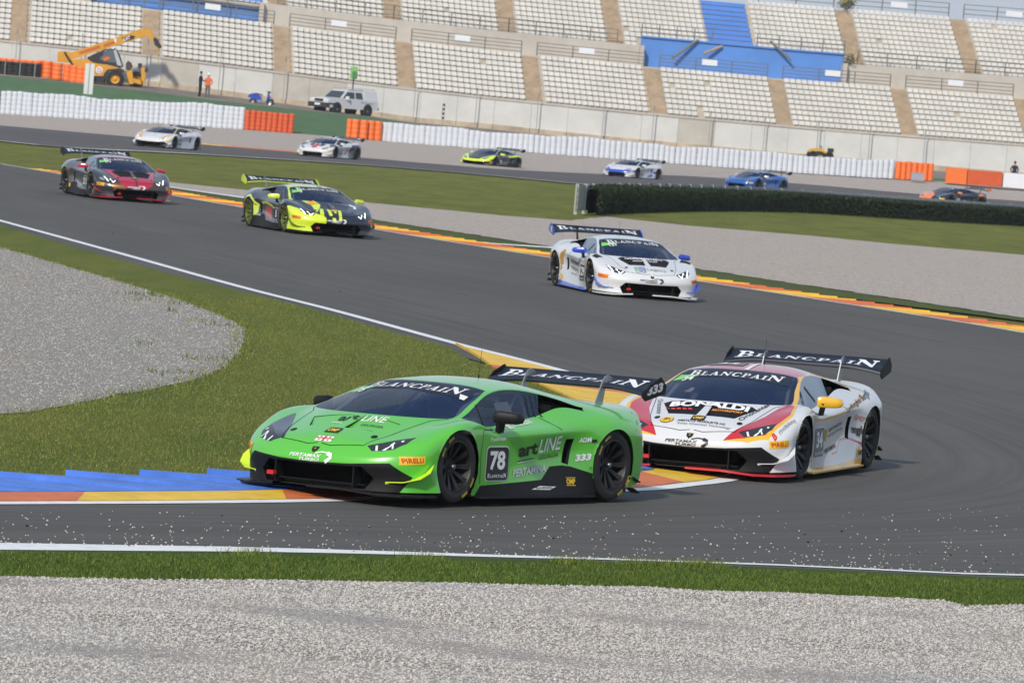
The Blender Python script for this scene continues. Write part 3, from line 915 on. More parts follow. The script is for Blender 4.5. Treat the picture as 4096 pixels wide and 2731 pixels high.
CF = [  # front, k = 2, 1, 0 for columns j = 0..4
 [(2.20,0,.30),(2.185,.28,.302),(2.135,.52,.308),(2.06,.70,.315),(1.94,.86,.325)],
 [(2.165,0,.20),(2.15,.28,.20),(2.105,.52,.205),(2.04,.70,.21),(1.91,.87,.215)],
 [(2.17,0,.09),(2.16,.28,.09),(2.115,.52,.09),(2.04,.72,.09),(1.89,.88,.095)]]
CB = [
 [(-2.20,0,.62),(-2.19,.3,.62),(-2.14,.58,.61),(-2.06,.74,.59),(-2.0,.83,.56)],
 [(-2.22,0,.42),(-2.21,.3,.42),(-2.16,.58,.42),(-2.08,.74,.40),(-2.0,.84,.38)],
 [(-2.15,0,.22),(-2.15,.3,.22),(-2.10,.58,.22),(-2.04,.74,.21),(-1.98,.84,.20)]]
P_BODY, P_WIND, P_SIDE, P_SCOOP = 0, 1, 2, 3
def _cage():
    V, F, T, key = [], [], [], {}
    def vid(p, sgn):
        q = (round(p[0], 4), round(p[1] * sgn, 4), round(p[2], 4))
        if q not in key:
            key[q] = len(V); V.append(q)
        return key[q]
    crease = {}
    for sgn in (1, -1):
        def quad(a, b, c, d, t):
            f = [vid(a, sgn), vid(b, sgn), vid(c, sgn), vid(d, sgn)]
            if sgn < 0: f.reverse()
            F.append(f); T.append(t)
        def cr(a, b, w):
            i, j = vid(a, sgn), vid(b, sgn)
            crease[(min(i, j), max(i, j))] = w
        for s in range(13):
            for j in range(5):
                t = P_BODY
                if 4 <= s <= 5 and j <= 1: t = P_WIND
                if 4 <= s <= 7 and j == 3: t = P_SIDE
                if 8 <= s <= 9 and j == 3: t = P_SCOOP
                quad(CT[s][j], CT[s][j + 1], CT[s + 1][j + 1], CT[s + 1][j], t)
            col = lambda s_: [CT[s_][5]] + CS[s_]
            a, b = col(s), col(s + 1)
            for k in range(3): quad(a[k], a[k + 1], b[k + 1], b[k], P_BODY)
            if 4 <= s <= 9:
                cr(CT[s][3], CT[s + 1][3], .75); cr(CT[s][4], CT[s + 1][4], .7)
            if 4 <= s <= 5: cr(CT[s][2], CT[s + 1][2], .55)
            if 0 <= s <= 3: cr(CT[s][2], CT[s + 1][2], .25)
            if s >= 10: cr(CT[s][3], CT[s + 1][3], .3)
            if 4 <= s <= 9: cr(CT[s][5], CT[s + 1][5], .35)
        fr = [CT[0][:5]] + CF
        for k in range(3):
            for j in range(5):
                r = lambda kk: (fr[kk] + [([CT[0][5]] + CS[0])[kk]])
                quad(r(k + 1)[j], r(k + 1)[j + 1], r(k)[j + 1], r(k)[j], P_BODY)
        bk = [CT[13][:5]] + CB
        for k in range(3):
            for j in range(5):
                r = lambda kk: (bk[kk] + [([CT[13][5]] + CS[13])[kk]])
                quad(r(k)[j], r(k)[j + 1], r(k + 1)[j + 1], r(k + 1)[j], P_BODY)
        for j in range(5): cr(CT[0][j], CT[0][j + 1], .55)
        for j in range(5): cr(CT[13][j], CT[13][j + 1], .8)
        for j in range(2): cr(CT[4][j], CT[4][j + 1], .6); cr(CT[6][j], CT[6][j + 1], .35)
    return V, F, T, crease
def _subdiv(V, F, T, crease, level):
    me = bpy.data.meshes.new('tmp')
    me.from_pydata(V, [], F)
    me.polygons.foreach_set('material_index', T)
    for _ in range(4): me.materials.append(None)
    bm = bmesh.new(); bm.from_mesh(me)
    ly = bm.edges.layers.float.new('crease_edge')
    bm.verts.ensure_lookup_table()
    for e in bm.edges:
        i, j = e.verts[0].index, e.verts[1].index
        e[ly] = crease.get((min(i, j), max(i, j)), 0.0)
    bm.to_mesh(me); bm.free()
    o = bpy.data.objects.new('tmp', me)
    COL.objects.link(o)
    md = o.modifiers.new('s', 'SUBSURF')
    md.levels = md.render_levels = level
    md.use_limit_surface = True
    dg = bpy.context.evaluated_depsgraph_get()
    r = bpy.data.meshes.new_from_object(o.evaluated_get(dg))
    bpy.data.objects.remove(o)
    bpy.data.meshes.remove(me)
    return r
_cageV, _cageF, _cageT, _cageC = _cage()
_tgt = np.array(_cageV)
_cur = _tgt.copy()
for _ in range(4):                                   # make the smooth surface run through the measured points
    _r = _subdiv([tuple(v) for v in _cur], _cageF, _cageT, _cageC, 2)
    _co = np.empty(len(_r.vertices) * 3); _r.vertices.foreach_get('co', _co)
    _cur += 0.85 * (_tgt - _co.reshape(-1, 3)[:len(_tgt)])
    bpy.data.meshes.remove(_r)
def base_body(level):
    return _subdiv([tuple(v) for v in _cur], _cageF, _cageT, _cageC, level)

ARCH = ((1.302, .318, .345), (-1.316, .330, .345))   # wheel openings: x, z, radius
# ---------------------------------------------------------------- cutting outlines into the shell
def _inside(poly, x, y):
    c = False
    j = len(poly) - 1
    for i in range(len(poly)):
        xi, yi = poly[i]; xj, yj = poly[j]
        if (yi > y) != (yj > y) and x < (xj - xi) * (y - yi) / (yj - yi) + xi: c = not c
        j = i
    return c
AX = {'top': (0, 1, 2), 'side': (0, 2, 1), 'front': (1, 2, 0)}
def cut(bm, poly, axis, sgn=1, keep=None):
    """cut a closed outline (seen along an axis) into the faces on that side; returns the faces inside.
       axis side: sgn is the side (+1 left, -1 right); top and front: sgn mirrors the outline"""
    a, b, c = AX[axis]
    if axis in ('top', 'front') and sgn < 0:
        poly = [(p[0], -p[1]) for p in poly] if axis == 'top' else [(-p[0], p[1]) for p in poly]
    def ok(f):
        n = f.normal
        if axis == 'top': return n.z > 0.12
        if axis == 'front': return n.x > 0.15
        return n.y * sgn > 0.15
    x0, x1 = min(p[0] for p in poly), max(p[0] for p in poly)
    y0, y1 = min(p[1] for p in poly), max(p[1] for p in poly)
    def near(f, bx):
        vx = [v.co[a] for v in f.verts]; vy = [v.co[b] for v in f.verts]
        return max(vx) >= bx[0] and min(vx) <= bx[1] and max(vy) >= bx[2] and min(vy) <= bx[3]
    m = 0.002
    good = lambda f: ok(f) and (keep is None or keep(f))
    cand = [f for f in bm.faces if near(f, (x0 - m, x1 + m, y0 - m, y1 + m)) and good(f)]
    for i in range(len(poly)):
        p, q = poly[i], poly[(i + 1) % len(poly)]
        bx = (min(p[0], q[0]) - m, max(p[0], q[0]) + m, min(p[1], q[1]) - m, max(p[1], q[1]) + m)
        fs = [f for f in cand if near(f, bx)]
        if not fs: continue
        co = [0, 0, 0]; co[a], co[b] = p
        d = (q[0] - p[0], q[1] - p[1])
        no = [0, 0, 0]; no[a], no[b] = -d[1], d[0]
        geom = list({e for f in fs for e in f.edges}) + list({v for f in fs for v in f.verts}) + fs
        r_ = bmesh.ops.bisect_plane(bm, geom=geom, dist=1e-5, plane_co=co, plane_no=no)
        nf = {g for g in r_['geom'] if isinstance(g, bmesh.types.BMFace)}
        for f in nf: f.normal_update()
        cand = list({f for f in cand if f.is_valid} | {f for f in nf if good(f)})
    res = []
    for f in cand:
        if f.is_valid:
            ce = f.calc_center_median()
            if x0 <= ce[a] <= x1 and y0 <= ce[b] <= y1 and _inside(poly, ce[a], ce[b]): res.append(f)
    return res
def sink(bm, faces, vec, wall=None, ramp=None):
    """push a patch of the shell inwards; wall = material index of the sides left behind; ramp(co) scales the push"""
    r = bmesh.ops.extrude_face_region(bm, geom=faces)
    vs = [g for g in r['geom'] if isinstance(g, bmesh.types.BMVert)]
    nf = [g for g in r['geom'] if isinstance(g, bmesh.types.BMFace)]
    top = set(nf)
    vset = set(vs)
    for v in vs: v.co += Vector(vec) * (ramp(v.co) if ramp else 1.0)
    old = [f for f in faces if f.is_valid]
    bmesh.ops.delete(bm, geom=old, context='FACES_ONLY')
    if wall is not None:
        for f in {f for v in vset if v.is_valid for f in v.link_faces} - top: f.material_index = wall
    return nf

# outlines measured on the car (car frame)
HEADLIGHT = [(2.034,.474),(2.064,.545),(2.03,.635),(1.975,.722),(1.869,.782),(1.722,.789),(1.82,.695),(1.953,.582)]
MOUTH_HEX = [(-.50,.288),(0,.280),(.50,.288),(.59,.20),(.535,.085),(-.535,.085),(-.59,.20)]
MOUTH_CORE = [(-.50,.296),(0,.288),(.50,.296),(.60,.20),(.53,.10),(-.53,.10),(-.60,.20)]
MOUTH_WIDE = [(-.73,.345),(-.38,.316),(0,.304),(.38,.316),(.73,.345),(.885,.23),(.80,.07),(-.80,.07),(-.885,.23)]
DOOR_INTAKE = [(-.56,.575),(-.69,.58),(-.625,.34),(-.52,.36)]
SILL = [(.99,.03),(.88,.158),(-.16,.205),(-.32,.325),(-.53,.335),(-.66,.325),(-1.06,.245),(-1.2,.03)]
VENT = [(1.79,.05),(1.775,.34),(1.52,.47),(1.47,.05)]
HOOD = [(2.04,.02),(2.04,.36),(1.80,.56),(1.24,.70)]

def shell(level, spec):
    """cut one car's shell into parts; returns {part: mesh}"""
    me = base_body(level)
    bm = bmesh.new(); bm.from_mesh(me)
    bpy.data.meshes.remove(me)
    part = bm.faces.layers.int.new('part')
    for f in bm.faces:
        f[part] = f.material_index; f.material_index = 0
    bm.normal_update()
    body = lambda f: f[part] == P_BODY
    mats = list(spec['mats'])                        # 0 = main paint, 1 = black, then livery colours
    # livery
    for lay in spec.get('livery', []):
        ax, poly, mi = lay[:3]
        for sg in (lay[3] if len(lay) > 3 else (1, -1)):
            for f in cut(bm, poly, ax, sg, body): f.material_index = mi
    # wheel openings: snap the edge of the hole onto the circle
    for cx, cz, r in ARCH:
        for v in bm.verts:
            if abs(v.co.y) > .78:
                d = math.hypot(v.co.x - cx, v.co.z - cz)
                v.tag = d < r
            else: v.tag = False
        dead = [f for f in bm.faces if all(v.tag for v in f.verts) or (abs(f.calc_center_median().y) > .78 and f.calc_center_median().z < cz and abs(f.calc_center_median().x - cx) < r * .8)]
        bmesh.ops.delete(bm, geom=dead, context='FACES')
        for v in bm.verts:
            if v.tag:
                dx, dz = v.co.x - cx, v.co.z - cz
                d = math.hypot(dx, dz) or 1
                v.co.x, v.co.z = cx + dx / d * r, cz + dz / d * r
    bm.normal_update()
    # black lower areas and mouth
    near = spec.get('near', True)
    if spec['mouth'] == 'wide':
        for f in cut(bm, MOUTH_WIDE, 'front', 1, body): f.material_index = 1
        core = cut(bm, MOUTH_CORE, 'front', 1, body)
    else:
        core = cut(bm, MOUTH_HEX, 'front', 1, body)
    for f in core: f.material_index = 1
    for f in sink(bm, core, (-.20, 0, 0), len(mats)): f.material_index = len(mats)
    bm.normal_update()
    if spec.get('sill') is not None:
        for sg in (1, -1):
            for f in cut(bm, SILL, 'side', sg, body): f.material_index = spec['sill']
    for sg in (1, -1):
        fs = cut(bm, DOOR_INTAKE, 'side', sg, body)
        for f in fs: f.material_index = 1
        sink(bm, fs, (0, -.07 * sg, 0), 1)
    bm.normal_update()
    for sg in (1, -1):
        for f in cut(bm, HEADLIGHT, 'top', sg, lambda f: f[part] == P_BODY and f.calc_center_median().z > .36): f[part] = 4 if sg > 0 else 5
    # hood vents: a ramp that dives under the bonnet towards its front edge
    for sg in (1, -1):
        fs = cut(bm, VENT, 'top', sg, body)
        if spec.get('vent') is not None:
            for f in fs: f.material_index = spec['vent']
        sink(bm, fs, (0, 0, -1), 1, ramp=lambda co: max(0.0, min(1.0, (co.x - 1.47) / .31)) * .028 + .002)
    # scoop behind the side windows
    for sg in (1, -1):
        fs = [f for f in bm.faces if f[part] == P_SCOOP and f.calc_center_median().y * sg > 0]
        for f in fs: f[part] = P_BODY; f.material_index = 1
        for f in sink(bm, fs, (.02, -.10 * sg, -.02), len(mats)): f.material_index = len(mats)
    for f in bm.faces:
        if f[part] == P_SIDE and f.calc_center_median().y < 0: f[part] = 6
    bm.normal_update()
    out = {}
    for pid, nm in ((0, 'body_shell'), (P_WIND, 'windscreen'), (P_SIDE, 'side_window'), (6, 'side_window_b'), (4, 'headlight'), (5, 'headlight_b')):
        b2 = bm.copy()
        l2 = b2.faces.layers.int['part']
        bmesh.ops.delete(b2, geom=[f for f in b2.faces if f[l2] != pid], context='FACES')
        m2 = bpy.data.meshes.new(nm)
        b2.to_mesh(m2); b2.free()
        smooth(m2, 38)
        out[nm] = m2
    bm.free()
    for m in mats + [mat('duct_dark', (.004, .004, .004), .95, spec=.1)]: out['body_shell'].materials.append(m)
    return out
# ---------------------------------------------------------------- lettering
def _arc(cx, cy, rx, ry, a0, a1, n=9):
    return [(cx + rx * math.cos(R(a0 + (a1 - a0) * i / n)), cy + ry * math.sin(R(a0 + (a1 - a0) * i / n))) for i in range(n + 1)]
SERIF = {   # letter: (advance, outline, holes)
 'I': (.46, [(0,0),(.42,0),(.42,.07),(.31,.10),(.31,.90),(.42,.93),(.42,1),(0,1),(0,.93),(.11,.90),(.11,.10),(0,.07)], []),
 'L': (.80, [(0,0),(.72,0),(.77,.31),(.69,.31),(.60,.10),(.32,.10),(.32,.90),(.45,.93),(.45,1),(0,1),(0,.93),(.12,.90),(.12,.10),(0,.07)], []),
 'N': (1.04, [(0,0),(.30,0),(.30,.07),(.20,.10),(.20,.70),(.78,0),(.89,0),(.89,.90),(1,.93),(1,1),(.68,1),(.68,.93),(.79,.90),(.79,.36),(.29,1),(0,1),(0,.93),(.10,.89),(.10,.10),(0,.07)], []),
 'A': (1.02, [(0,0),(.34,0),(.34,.07),(.24,.10),(.29,.24),(.60,.24),(.66,.10),(.56,.07),(.56,0),(1,0),(1,.07),(.90,.10),(.57,1),(.45,1),(.13,.10),(0,.07)], [[(.325,.33),(.445,.72),(.565,.33)]]),
 'B': (.88, [(0,0),(.50,0)] + _arc(.50,.275,.33,.275,-80,75) + _arc(.47,.765,.27,.235,-60,90) + [(0,1),(0,.93),(.12,.90),(.12,.10),(0,.07)],
       [[(.32,.09),(.48,.09)] + _arc(.48,.285,.13,.195,-70,70) + [(.46,.48),(.32,.48)], [(.32,.57),(.44,.57)] + _arc(.44,.745,.11,.165,-70,70) + [(.42,.92),(.32,.92)]]),
 'P': (.84, [(0,0),(.45,0),(.45,.07),(.32,.10),(.32,.44),(.46,.44)] + _arc(.48,.72,.31,.28,-80,90) + [(0,1),(0,.93),(.12,.90),(.12,.10),(0,.07)],
       [[(.32,.53),(.44,.53)] + _arc(.45,.73,.13,.19,-70,70) + [(.42,.92),(.32,.92)]]),
 'C': (.98, _arc(.50,.5,.50,.52,35,325,16) + [(.83,.20)] + _arc(.53,.5,.27,.41,310,52,12) + [(.82,.68),(.90,.68)], [])}
_glyphs = {}
def serif_word(s, first=1.0):
    """list of (verts2d, tris); capitals at both ends stand taller"""
    k = ('serif', s, first)
    if k in _glyphs: return _glyphs[k]
    V, F, x = [], [], 0.0
    for i, ch in enumerate(s):
        adv, out, holes = SERIF[ch]
        big = first if i in (0, len(s) - 1) else 1.0
        sc = big * .92 if big == 1.0 else big
        loops = [[Vector((p[0] * sc + x, p[1] * sc, 0)) for p in lp] for lp in [out] + holes]
        b = len(V)
        tri = tessellate_polygon(loops)
        V += [(p.x, p.y) for lp in loops for p in lp]
        F += [tuple(j + b for j in t) for t in tri]
        x += adv * sc + .10
    _glyphs[k] = (V, F, x - .10)
    return _glyphs[k]
_cap = [0.0]
def font_word(s, bold=0.0, shear=0.0):
    k = (s, bold, shear)
    if k in _glyphs: return _glyphs[k]
    def raw(t):
        cu = bpy.data.curves.new('t', 'FONT')
        cu.body = t; cu.resolution_u = 3; cu.offset = bold; cu.shear = shear
        o = bpy.data.objects.new('t', cu); COL.objects.link(o)
        dg = bpy.context.evaluated_depsgraph_get()
        me = bpy.data.meshes.new_from_object(o.evaluated_get(dg))
        V = [(v.co.x, v.co.y) for v in me.vertices]; F = [tuple(p.vertices) for p in me.polygons]
        bpy.data.objects.remove(o); bpy.data.curves.remove(cu); bpy.data.meshes.remove(me)
        return V, F
    if not _cap[0]:
        V, _ = raw('H'); _cap[0] = max(v[1] for v in V)
    V, F = raw(s)
    x0 = min(v[0] for v in V); x1 = max(v[0] for v in V)
    c = _cap[0]
    V = [((v[0] - x0) / c, v[1] / c) for v in V]
    _glyphs[k] = (V, F, (x1 - x0) / c)
    return _glyphs[k]
def panel_shape(poly, step=.05):
    """a flat outline diced so that it can follow a curved surface"""
    bm = bmesh.new()
    vs = [bm.verts.new((p[0], p[1], 0)) for p in poly]
    bm.faces.new(vs)
    for ax in (0, 1):
        lo, hi = min(p[ax] for p in poly), max(p[ax] for p in poly)
        n = int((hi - lo) / step)
        for i in range(1, n + 1):
            co = [0, 0, 0]; co[ax] = lo + (hi - lo) * i / (n + 1)
            no = [0, 0, 0]; no[ax] = 1
            bmesh.ops.bisect_plane(bm, geom=bm.verts[:] + bm.edges[:] + bm.faces[:], plane_co=co, plane_no=no, dist=1e-6)
    bm.verts.index_update()
    V = [(v.co.x, v.co.y) for v in bm.verts]; F = [tuple(v.index for v in f.verts) for f in bm.faces]
    bm.free()
    return V, F
def disc(cx, cy, rx, ry=None, n=20):
    return [(cx + rx * math.cos(2 * math.pi * i / n), cy + (ry or rx) * math.sin(2 * math.pi * i / n)) for i in range(n)]
def band(pts, w):
    """closed outline of a stripe of width w along a polyline"""
    L, Rr = [], []
    for i, p in enumerate(pts):
        a, b = pts[max(i - 1, 0)], pts[min(i + 1, len(pts) - 1)]
        dx, dy = b[0] - a[0], b[1] - a[1]
        d = math.hypot(dx, dy) or 1
        L.append((p[0] - dy / d * w / 2, p[1] + dx / d * w / 2)); Rr.append((p[0] + dy / d * w / 2, p[1] - dx / d * w / 2))
    return L + Rr[::-1]
def rrect(x0, z0, x1, z1, r):
    q = []
    for cx, cz, a in ((x1 - r, z1 - r, 0), (x0 + r, z1 - r, 90), (x0 + r, z0 + r, 180), (x1 - r, z0 + r, 270)):
        q += _arc(cx, cz, r, r, a, a + 90, 3)
    return q
class Surf:
    """surface of a car (or a part) that prints and stickers are laid on"""
    def __init__(s, meshes):
        V, F = [], []
        for me in meshes:
            b = len(V)
            V += [v.co[:] for v in me.vertices]; F += [tuple(i + b for i in p.vertices) for p in me.polygons]
        s.bvh = BVHTree.FromPolygons(V, F)
    def hit(s, axis, a, b, sg):
        if axis == 'side': o, d = Vector((a, sg * 3, b)), Vector((0, -sg, 0))
        elif axis == 'top': o, d = Vector((a, b, 4)), Vector((0, 0, -1))
        else: o, d = Vector((5, a, b)), Vector((-1, 0, 0))
        r = s.bvh.ray_cast(o, d)
        return r[0], r[1], d
    def lay(s, name, parent, m, V, F, axis, sg=1, off=.005):
        """V in the plane of the axis: side (x, z), top (x, y), front (y, z)"""
        P, bad = [], set()
        for i, (a, b) in enumerate(V):
            h, n, d = s.hit(axis, a, b, sg)
            if h is None: bad.add(i); P.append((0, 0, 0)); continue
            if n.dot(d) > 0: n = -n
            P.append(tuple(h + n * off))
        F = [f for f in F if not any(i in bad for i in f) and max((Vector(P[i]) - Vector(P[f[0]])).length for i in f) < .36]
        if not F: return None
        me = bpy.data.meshes.new(name)
        me.from_pydata(P, [], F)
        me.materials.append(m)
        bm = bmesh.new(); bm.from_mesh(me)
        bmesh.ops.delete(bm, geom=[v for v in bm.verts if not v.link_faces], context='VERTS')
        for f in bm.faces:
            c = f.calc_center_median()
            ref = Vector((0, sg, 0)) if axis == 'side' else (Vector((0, 0, 1)) if axis == 'top' else Vector((1, 0, 0)))
            if f.normal.dot(ref) < 0: f.normal_flip()
        bm.to_mesh(me); bm.free()
        return link(name, me, parent)
    def text(s, parent, m, word, p0, p1, h, axis, sg=1, off=.006, name='lettering', serif=None, bold=0.012, shear=0.0, bend=None):
        """word set between p0 and p1 on its baseline, capital height h"""
        if serif: V, F, w = serif_word(word, serif)
        else: V, F, w = font_word(word, bold, shear)
        dx, dy = p1[0] - p0[0], p1[1] - p0[1]
        L = math.hypot(dx, dy)
        ux, uy = dx / L, dy / L
        # 'up' on the paper
        if axis == 'top': nx, ny = (-uy, ux) if (-uy) < 0 else (uy, -ux)
        else: nx, ny = (-uy, ux) if ux > 0 else (uy, -ux)
        Q = []
        for u, v in V:
            a = p0[0] + dx * u / w + nx * v * h
            b = p0[1] + dy * u / w + ny * v * h
            if bend: b += bend(a)
            Q.append((a, b))
        return s.lay(name, parent, m, Q, F, axis, sg, off)
    def patch(s, name, parent, m, poly, axis, sg=1, off=.004, step=.06):
        V, F = panel_shape(poly, step)
        return s.lay(name, parent, m, V, F, axis, sg, off)

# ---------------------------------------------------------------- car materials
M_BLACK = mat('satin_black', (.009, .009, .010), .5, spec=.22)
M_CARBON = mat('dark_carbon', (.010, .010, .012), .42, spec=.25)
M_RUBBER = mat('tyre_rubber', (.013, .013, .013), .78, var=.25, vscale=9)
M_RIM = mat('rim_black', (.011, .011, .012), .5)
M_METAL = mat('wing_support_metal', (.42, .43, .44), .38, metal=.85)
M_STEEL = mat('hub_steel', (.25, .25, .26), .35, metal=.9)
M_WHITE = mat('print_white', (.80, .80, .80), .4)
M_SILVER = mat('print_silver', (.55, .56, .58), .4)
M_NAVY = mat('banner_navy', (.006, .011, .026), .5)
M_PYEL = mat('sticker_yellow', (.80, .50, .02), .45)
M_PRED = mat('sticker_red', (.55, .03, .02), .45)
M_LIME = mat('canard_lime', (.62, .85, .03), .4)
M_LGREEN = mat('class_sticker_green', (.20, .60, .10), .4)
M_SEATF = mat('seat_fabric', (.02, .02, .022), .8)
M_CAGE = mat('roll_cage_tube', (.30, .31, .33), .5)
M_SUIT = mat('driver_suit', (.10, .11, .14), .8)
M_HELM = mat('helmet_white', (.6, .6, .62), .25, coat=.5)
M_LAMP = mat('headlamp_unit', (.03, .035, .04), .12)
M_DRLON = mat('headlamp_lit', (.9, .92, 1.0), .3, emit=(1.0, .98, .93), es=2.5)
M_DRL = mat('headlamp_strip', (.62, .65, .68), .15, emit=(1.0, 1.0, 1.0), es=.12)
M_HOOK = mat('tow_hook_red', (.55, .02, .02), .45)
M_GREY = mat('print_grey', (.16, .16, .17), .45)
M_SCREW = mat('fastener', (.2, .2, .21), .4, metal=.7)
def glass(name, tint, alpha, rough=.04, spec=.6):
    m = bpy.data.materials.new(name); m.use_nodes = True
    b = m.node_tree.nodes['Principled BSDF']
    b.inputs['Base Color'].default_value = (*tint, 1)
    b.inputs['Roughness'].default_value = rough
    b.inputs['Alpha'].default_value = alpha
    b.inputs['Specular IOR Level'].default_value = spec
    return m
M_WSCREEN = glass('windscreen_glass', (.008, .026, .085), .60, spec=.32)
M_SGLASS = glass('side_glass', (.018, .040, .085), .58, spec=.4)
M_SFILM = mat('side_glass_film', (.16, .22, .30), .07, metal=.55)
M_CLEAR = glass('headlamp_cover', (.02, .025, .03), .35)

# ---------------------------------------------------------------- shared car parts (one mesh each, used by every car)
def skin_mesh(name, V, E, mats, sub=2):
    """V: (x, y, z, radius) joints; E: bones. One continuous body grown round the skeleton."""
    me = bpy.data.meshes.new(name)
    me.from_pydata([v[:3] for v in V], E, [])
    o = bpy.data.objects.new(name, me); COL.objects.link(o)
    o.modifiers.new('k', 'SKIN').use_smooth_shade = True
    sk = me.skin_vertices[0].data
    for i, v in enumerate(V):
        sk[i].radius = (v[3], v[4] if len(v) > 4 else v[3])
        sk[i].use_root = (i == 0)
    sb = o.modifiers.new('s', 'SUBSURF'); sb.levels = sb.render_levels = sub
    dg = bpy.context.evaluated_depsgraph_get()
    r = bpy.data.meshes.new_from_object(o.evaluated_get(dg))
    r.name = name
    bpy.data.objects.remove(o); bpy.data.meshes.remove(me)
    r.materials.clear()
    for m in (mats if isinstance(mats, (list, tuple)) else [mats]): r.materials.append(m)
    smooth(r)
    return r
def _wheel_meshes(r, w, rim_r, rim_mat, nm):
    ry = Matrix.Rotation(R(-90), 4, 'X')                      # local Z -> +Y (outer face)
    t = MB()
    hw = w / 2
    t.lathe([(rim_r, -hw + .01), (r - .05, -hw), (r - .015, -hw + .02), (r, -hw + .05), (r + .001, 0), (r, hw - .05), (r - .015, hw - .018), (r - .05, hw - .002), (rim_r + .012, hw - .004), (rim_r, hw - .012), (rim_r - .006, hw - .05)], 40, ry, cap=False)
    tyre = t.mesh('tyre' + nm, M_RUBBER, 40)
    m = MB()
    m.lathe([(rim_r + .002, hw - .012), (rim_r - .012, hw - .010), (rim_r - .02, hw - .03), (rim_r - .025, -hw + .04), (rim_r - .03, -hw + .05)], 40, ry, cap=False)
    m.lathe([(.0, hw - .09), (.055, hw - .085), (.075, hw - .10), (.085, hw - .13)], 20, ry, cap=False)
    for i in range(10):
        a = 2 * math.pi * i / 10
        for d in (-.07, .07):
            p = lambda rr, aa, yy: (math.cos(aa) * rr, yy, math.sin(aa) * rr)
            w0, w1 = .012, .009
            c0 = p(.06, a + d * .5, hw - .092); c1 = p(rim_r - .018, a + d * .9, hw - .022)
            ta = Vector((-math.sin(a), 0, math.cos(a)))
            q = [Vector(c0) + ta * w0, Vector(c0) - ta * w0, Vector(c1) - ta * w1, Vector(c1) + ta * w1]
            m.prism(q, (0, -.03, 0))
    m.lathe([(rim_r - .04, hw - .14), (.03, hw - .14)], 28, ry, mi=1)   # brake disc behind the spokes
    rim = m.mesh('rim' + nm, [rim_mat, mat('brake_disc', (.012, .011, .011), .6)], 35)
    n = MB().lathe([(.028, hw - .10), (.028, hw - .05), (.022, hw - .04), (.0, hw - .038)], 12, ry)
    nut = n.mesh('hub_nut' + nm, M_STEEL, 40)
    tm = MB()                                                  # maker's marks on the sidewall
    for a0 in (.35, 3.5):
        pr = []
        for k in range(9):
            a = a0 + k * .11
            pr.append([(math.cos(a) * q, hw + .0015, math.sin(a) * q) for q in (r - .062, r - .036)])
        tm.grid(pr[:4]); tm.grid(pr[5:])
    mark = tm.mesh('tyre_mark' + nm, mat('tyre_mark_yellow', (.34, .26, .03), .8))
    return tyre, rim, nut, mark
WHEEL_F = _wheel_meshes(.328, .30, .238, M_RIM, '_front')
WHEEL_R = _wheel_meshes(.337, .315, .240, M_RIM, '_rear')

def _splitter():
    q = [(2.255, 0), (2.245, .37), (2.185, .70), (2.06, .90), (1.86, .985), (1.66, .998)]
    out = [(x, y) for x, y in q] + [(1.64, .60), (1.75, 0)]
    full = out[:-1] + [(x, -y) for x, y in reversed(out)][1:]
    def z(x): return .078
    m = MB()
    pts = [Vector((x, y, z(x) + (.025 if abs(y) < .40 and x > 2.1 else 0))) for x, y in out[:6]]
    top = [p for p in pts] + [Vector((p.x, -p.y, p.z)) for p in reversed(pts)][:-1]
    n = len(top)
    inner = [Vector((min(p.x - .25, 1.9) if p.x > 1.9 else p.x, p.y * .7, p.z)) for p in top]
    th = Vector((0, 0, -.022))
    m.add(top + inner + [p + th for p in top] + [p + th for p in inner],
          [(i, i + 1, n + i + 1, n + i) for i in range(n - 1)] + [(2 * n + i + 1, 2 * n + i, 3 * n + i, 3 * n + i + 1) for i in range(n - 1)]
          + [(i + 1, i, 2 * n + i, 2 * n + i + 1) for i in range(n - 1)])
    return m.mesh('splitter', M_CARBON)
ME_SPLIT = _splitter()
def _canard(sg):
    p = [(2.045, .70, .168), (1.965, .815, .178), (1.87, .895, .218), (1.785, .95, .275), (1.72, .985, .345)]
    wd = [.004, .075, .105, .085, .012]
    I, O = [], []
    for k, (x, y, z) in enumerate(p):
        nx, ny = (.55, .83) if k > 1 else (.75, .66)
        I.append(Vector((x, sg * y, z))); O.append(Vector((x + nx * wd[k] * .55, sg * (y + ny * wd[k]), z + .012)))
    m = MB()
    t = Vector((0, 0, -.008))
    m.grid([I, O]); m.grid([[v + t for v in O], [v + t for v in I]]); m.grid([O, [v + t for v in O]])
    return m
ME_CAN = {}
def canard_mesh(sg, m):
    k = (sg, m.name)
    if k not in ME_CAN: ME_CAN[k] = _canard(sg).mesh('canard', [m])
    return ME_CAN[k]
def _mirror(sg):
    m = MB()
    rows = []
    nU, nV = 10, 12
    cx, cy, cz = .60, 1.02, .772
    for i in range(nU + 1):
        t = i / nU
        u = (t - .5) * 2
        sc = (1 - abs(u) ** 5) ** .5 * (1 - .16 * u)
        ww = max(sc, .03)
        row = []
        for j in range(nV):
            a = 2 * math.pi * j / nV
            ca, sa = math.cos(a), math.sin(a)
            ex = abs(ca) ** .38 * math.copysign(1, ca); ez = abs(sa) ** .38 * math.copysign(1, sa)
            x = cx + ex * (.06 if ex > 0 else .045) * ww - u * .05
            row.append((x, sg * (cy + u * .135), cz + ez * .056 * ww - u * .004))
        rows.append(row)
    m.grid(rows, close=True)
    m.add([rows[0][j] for j in range(nV)], [tuple(range(nV))]); m.add([rows[-1][j] for j in range(nV)], [tuple(range(nV))])
    return m
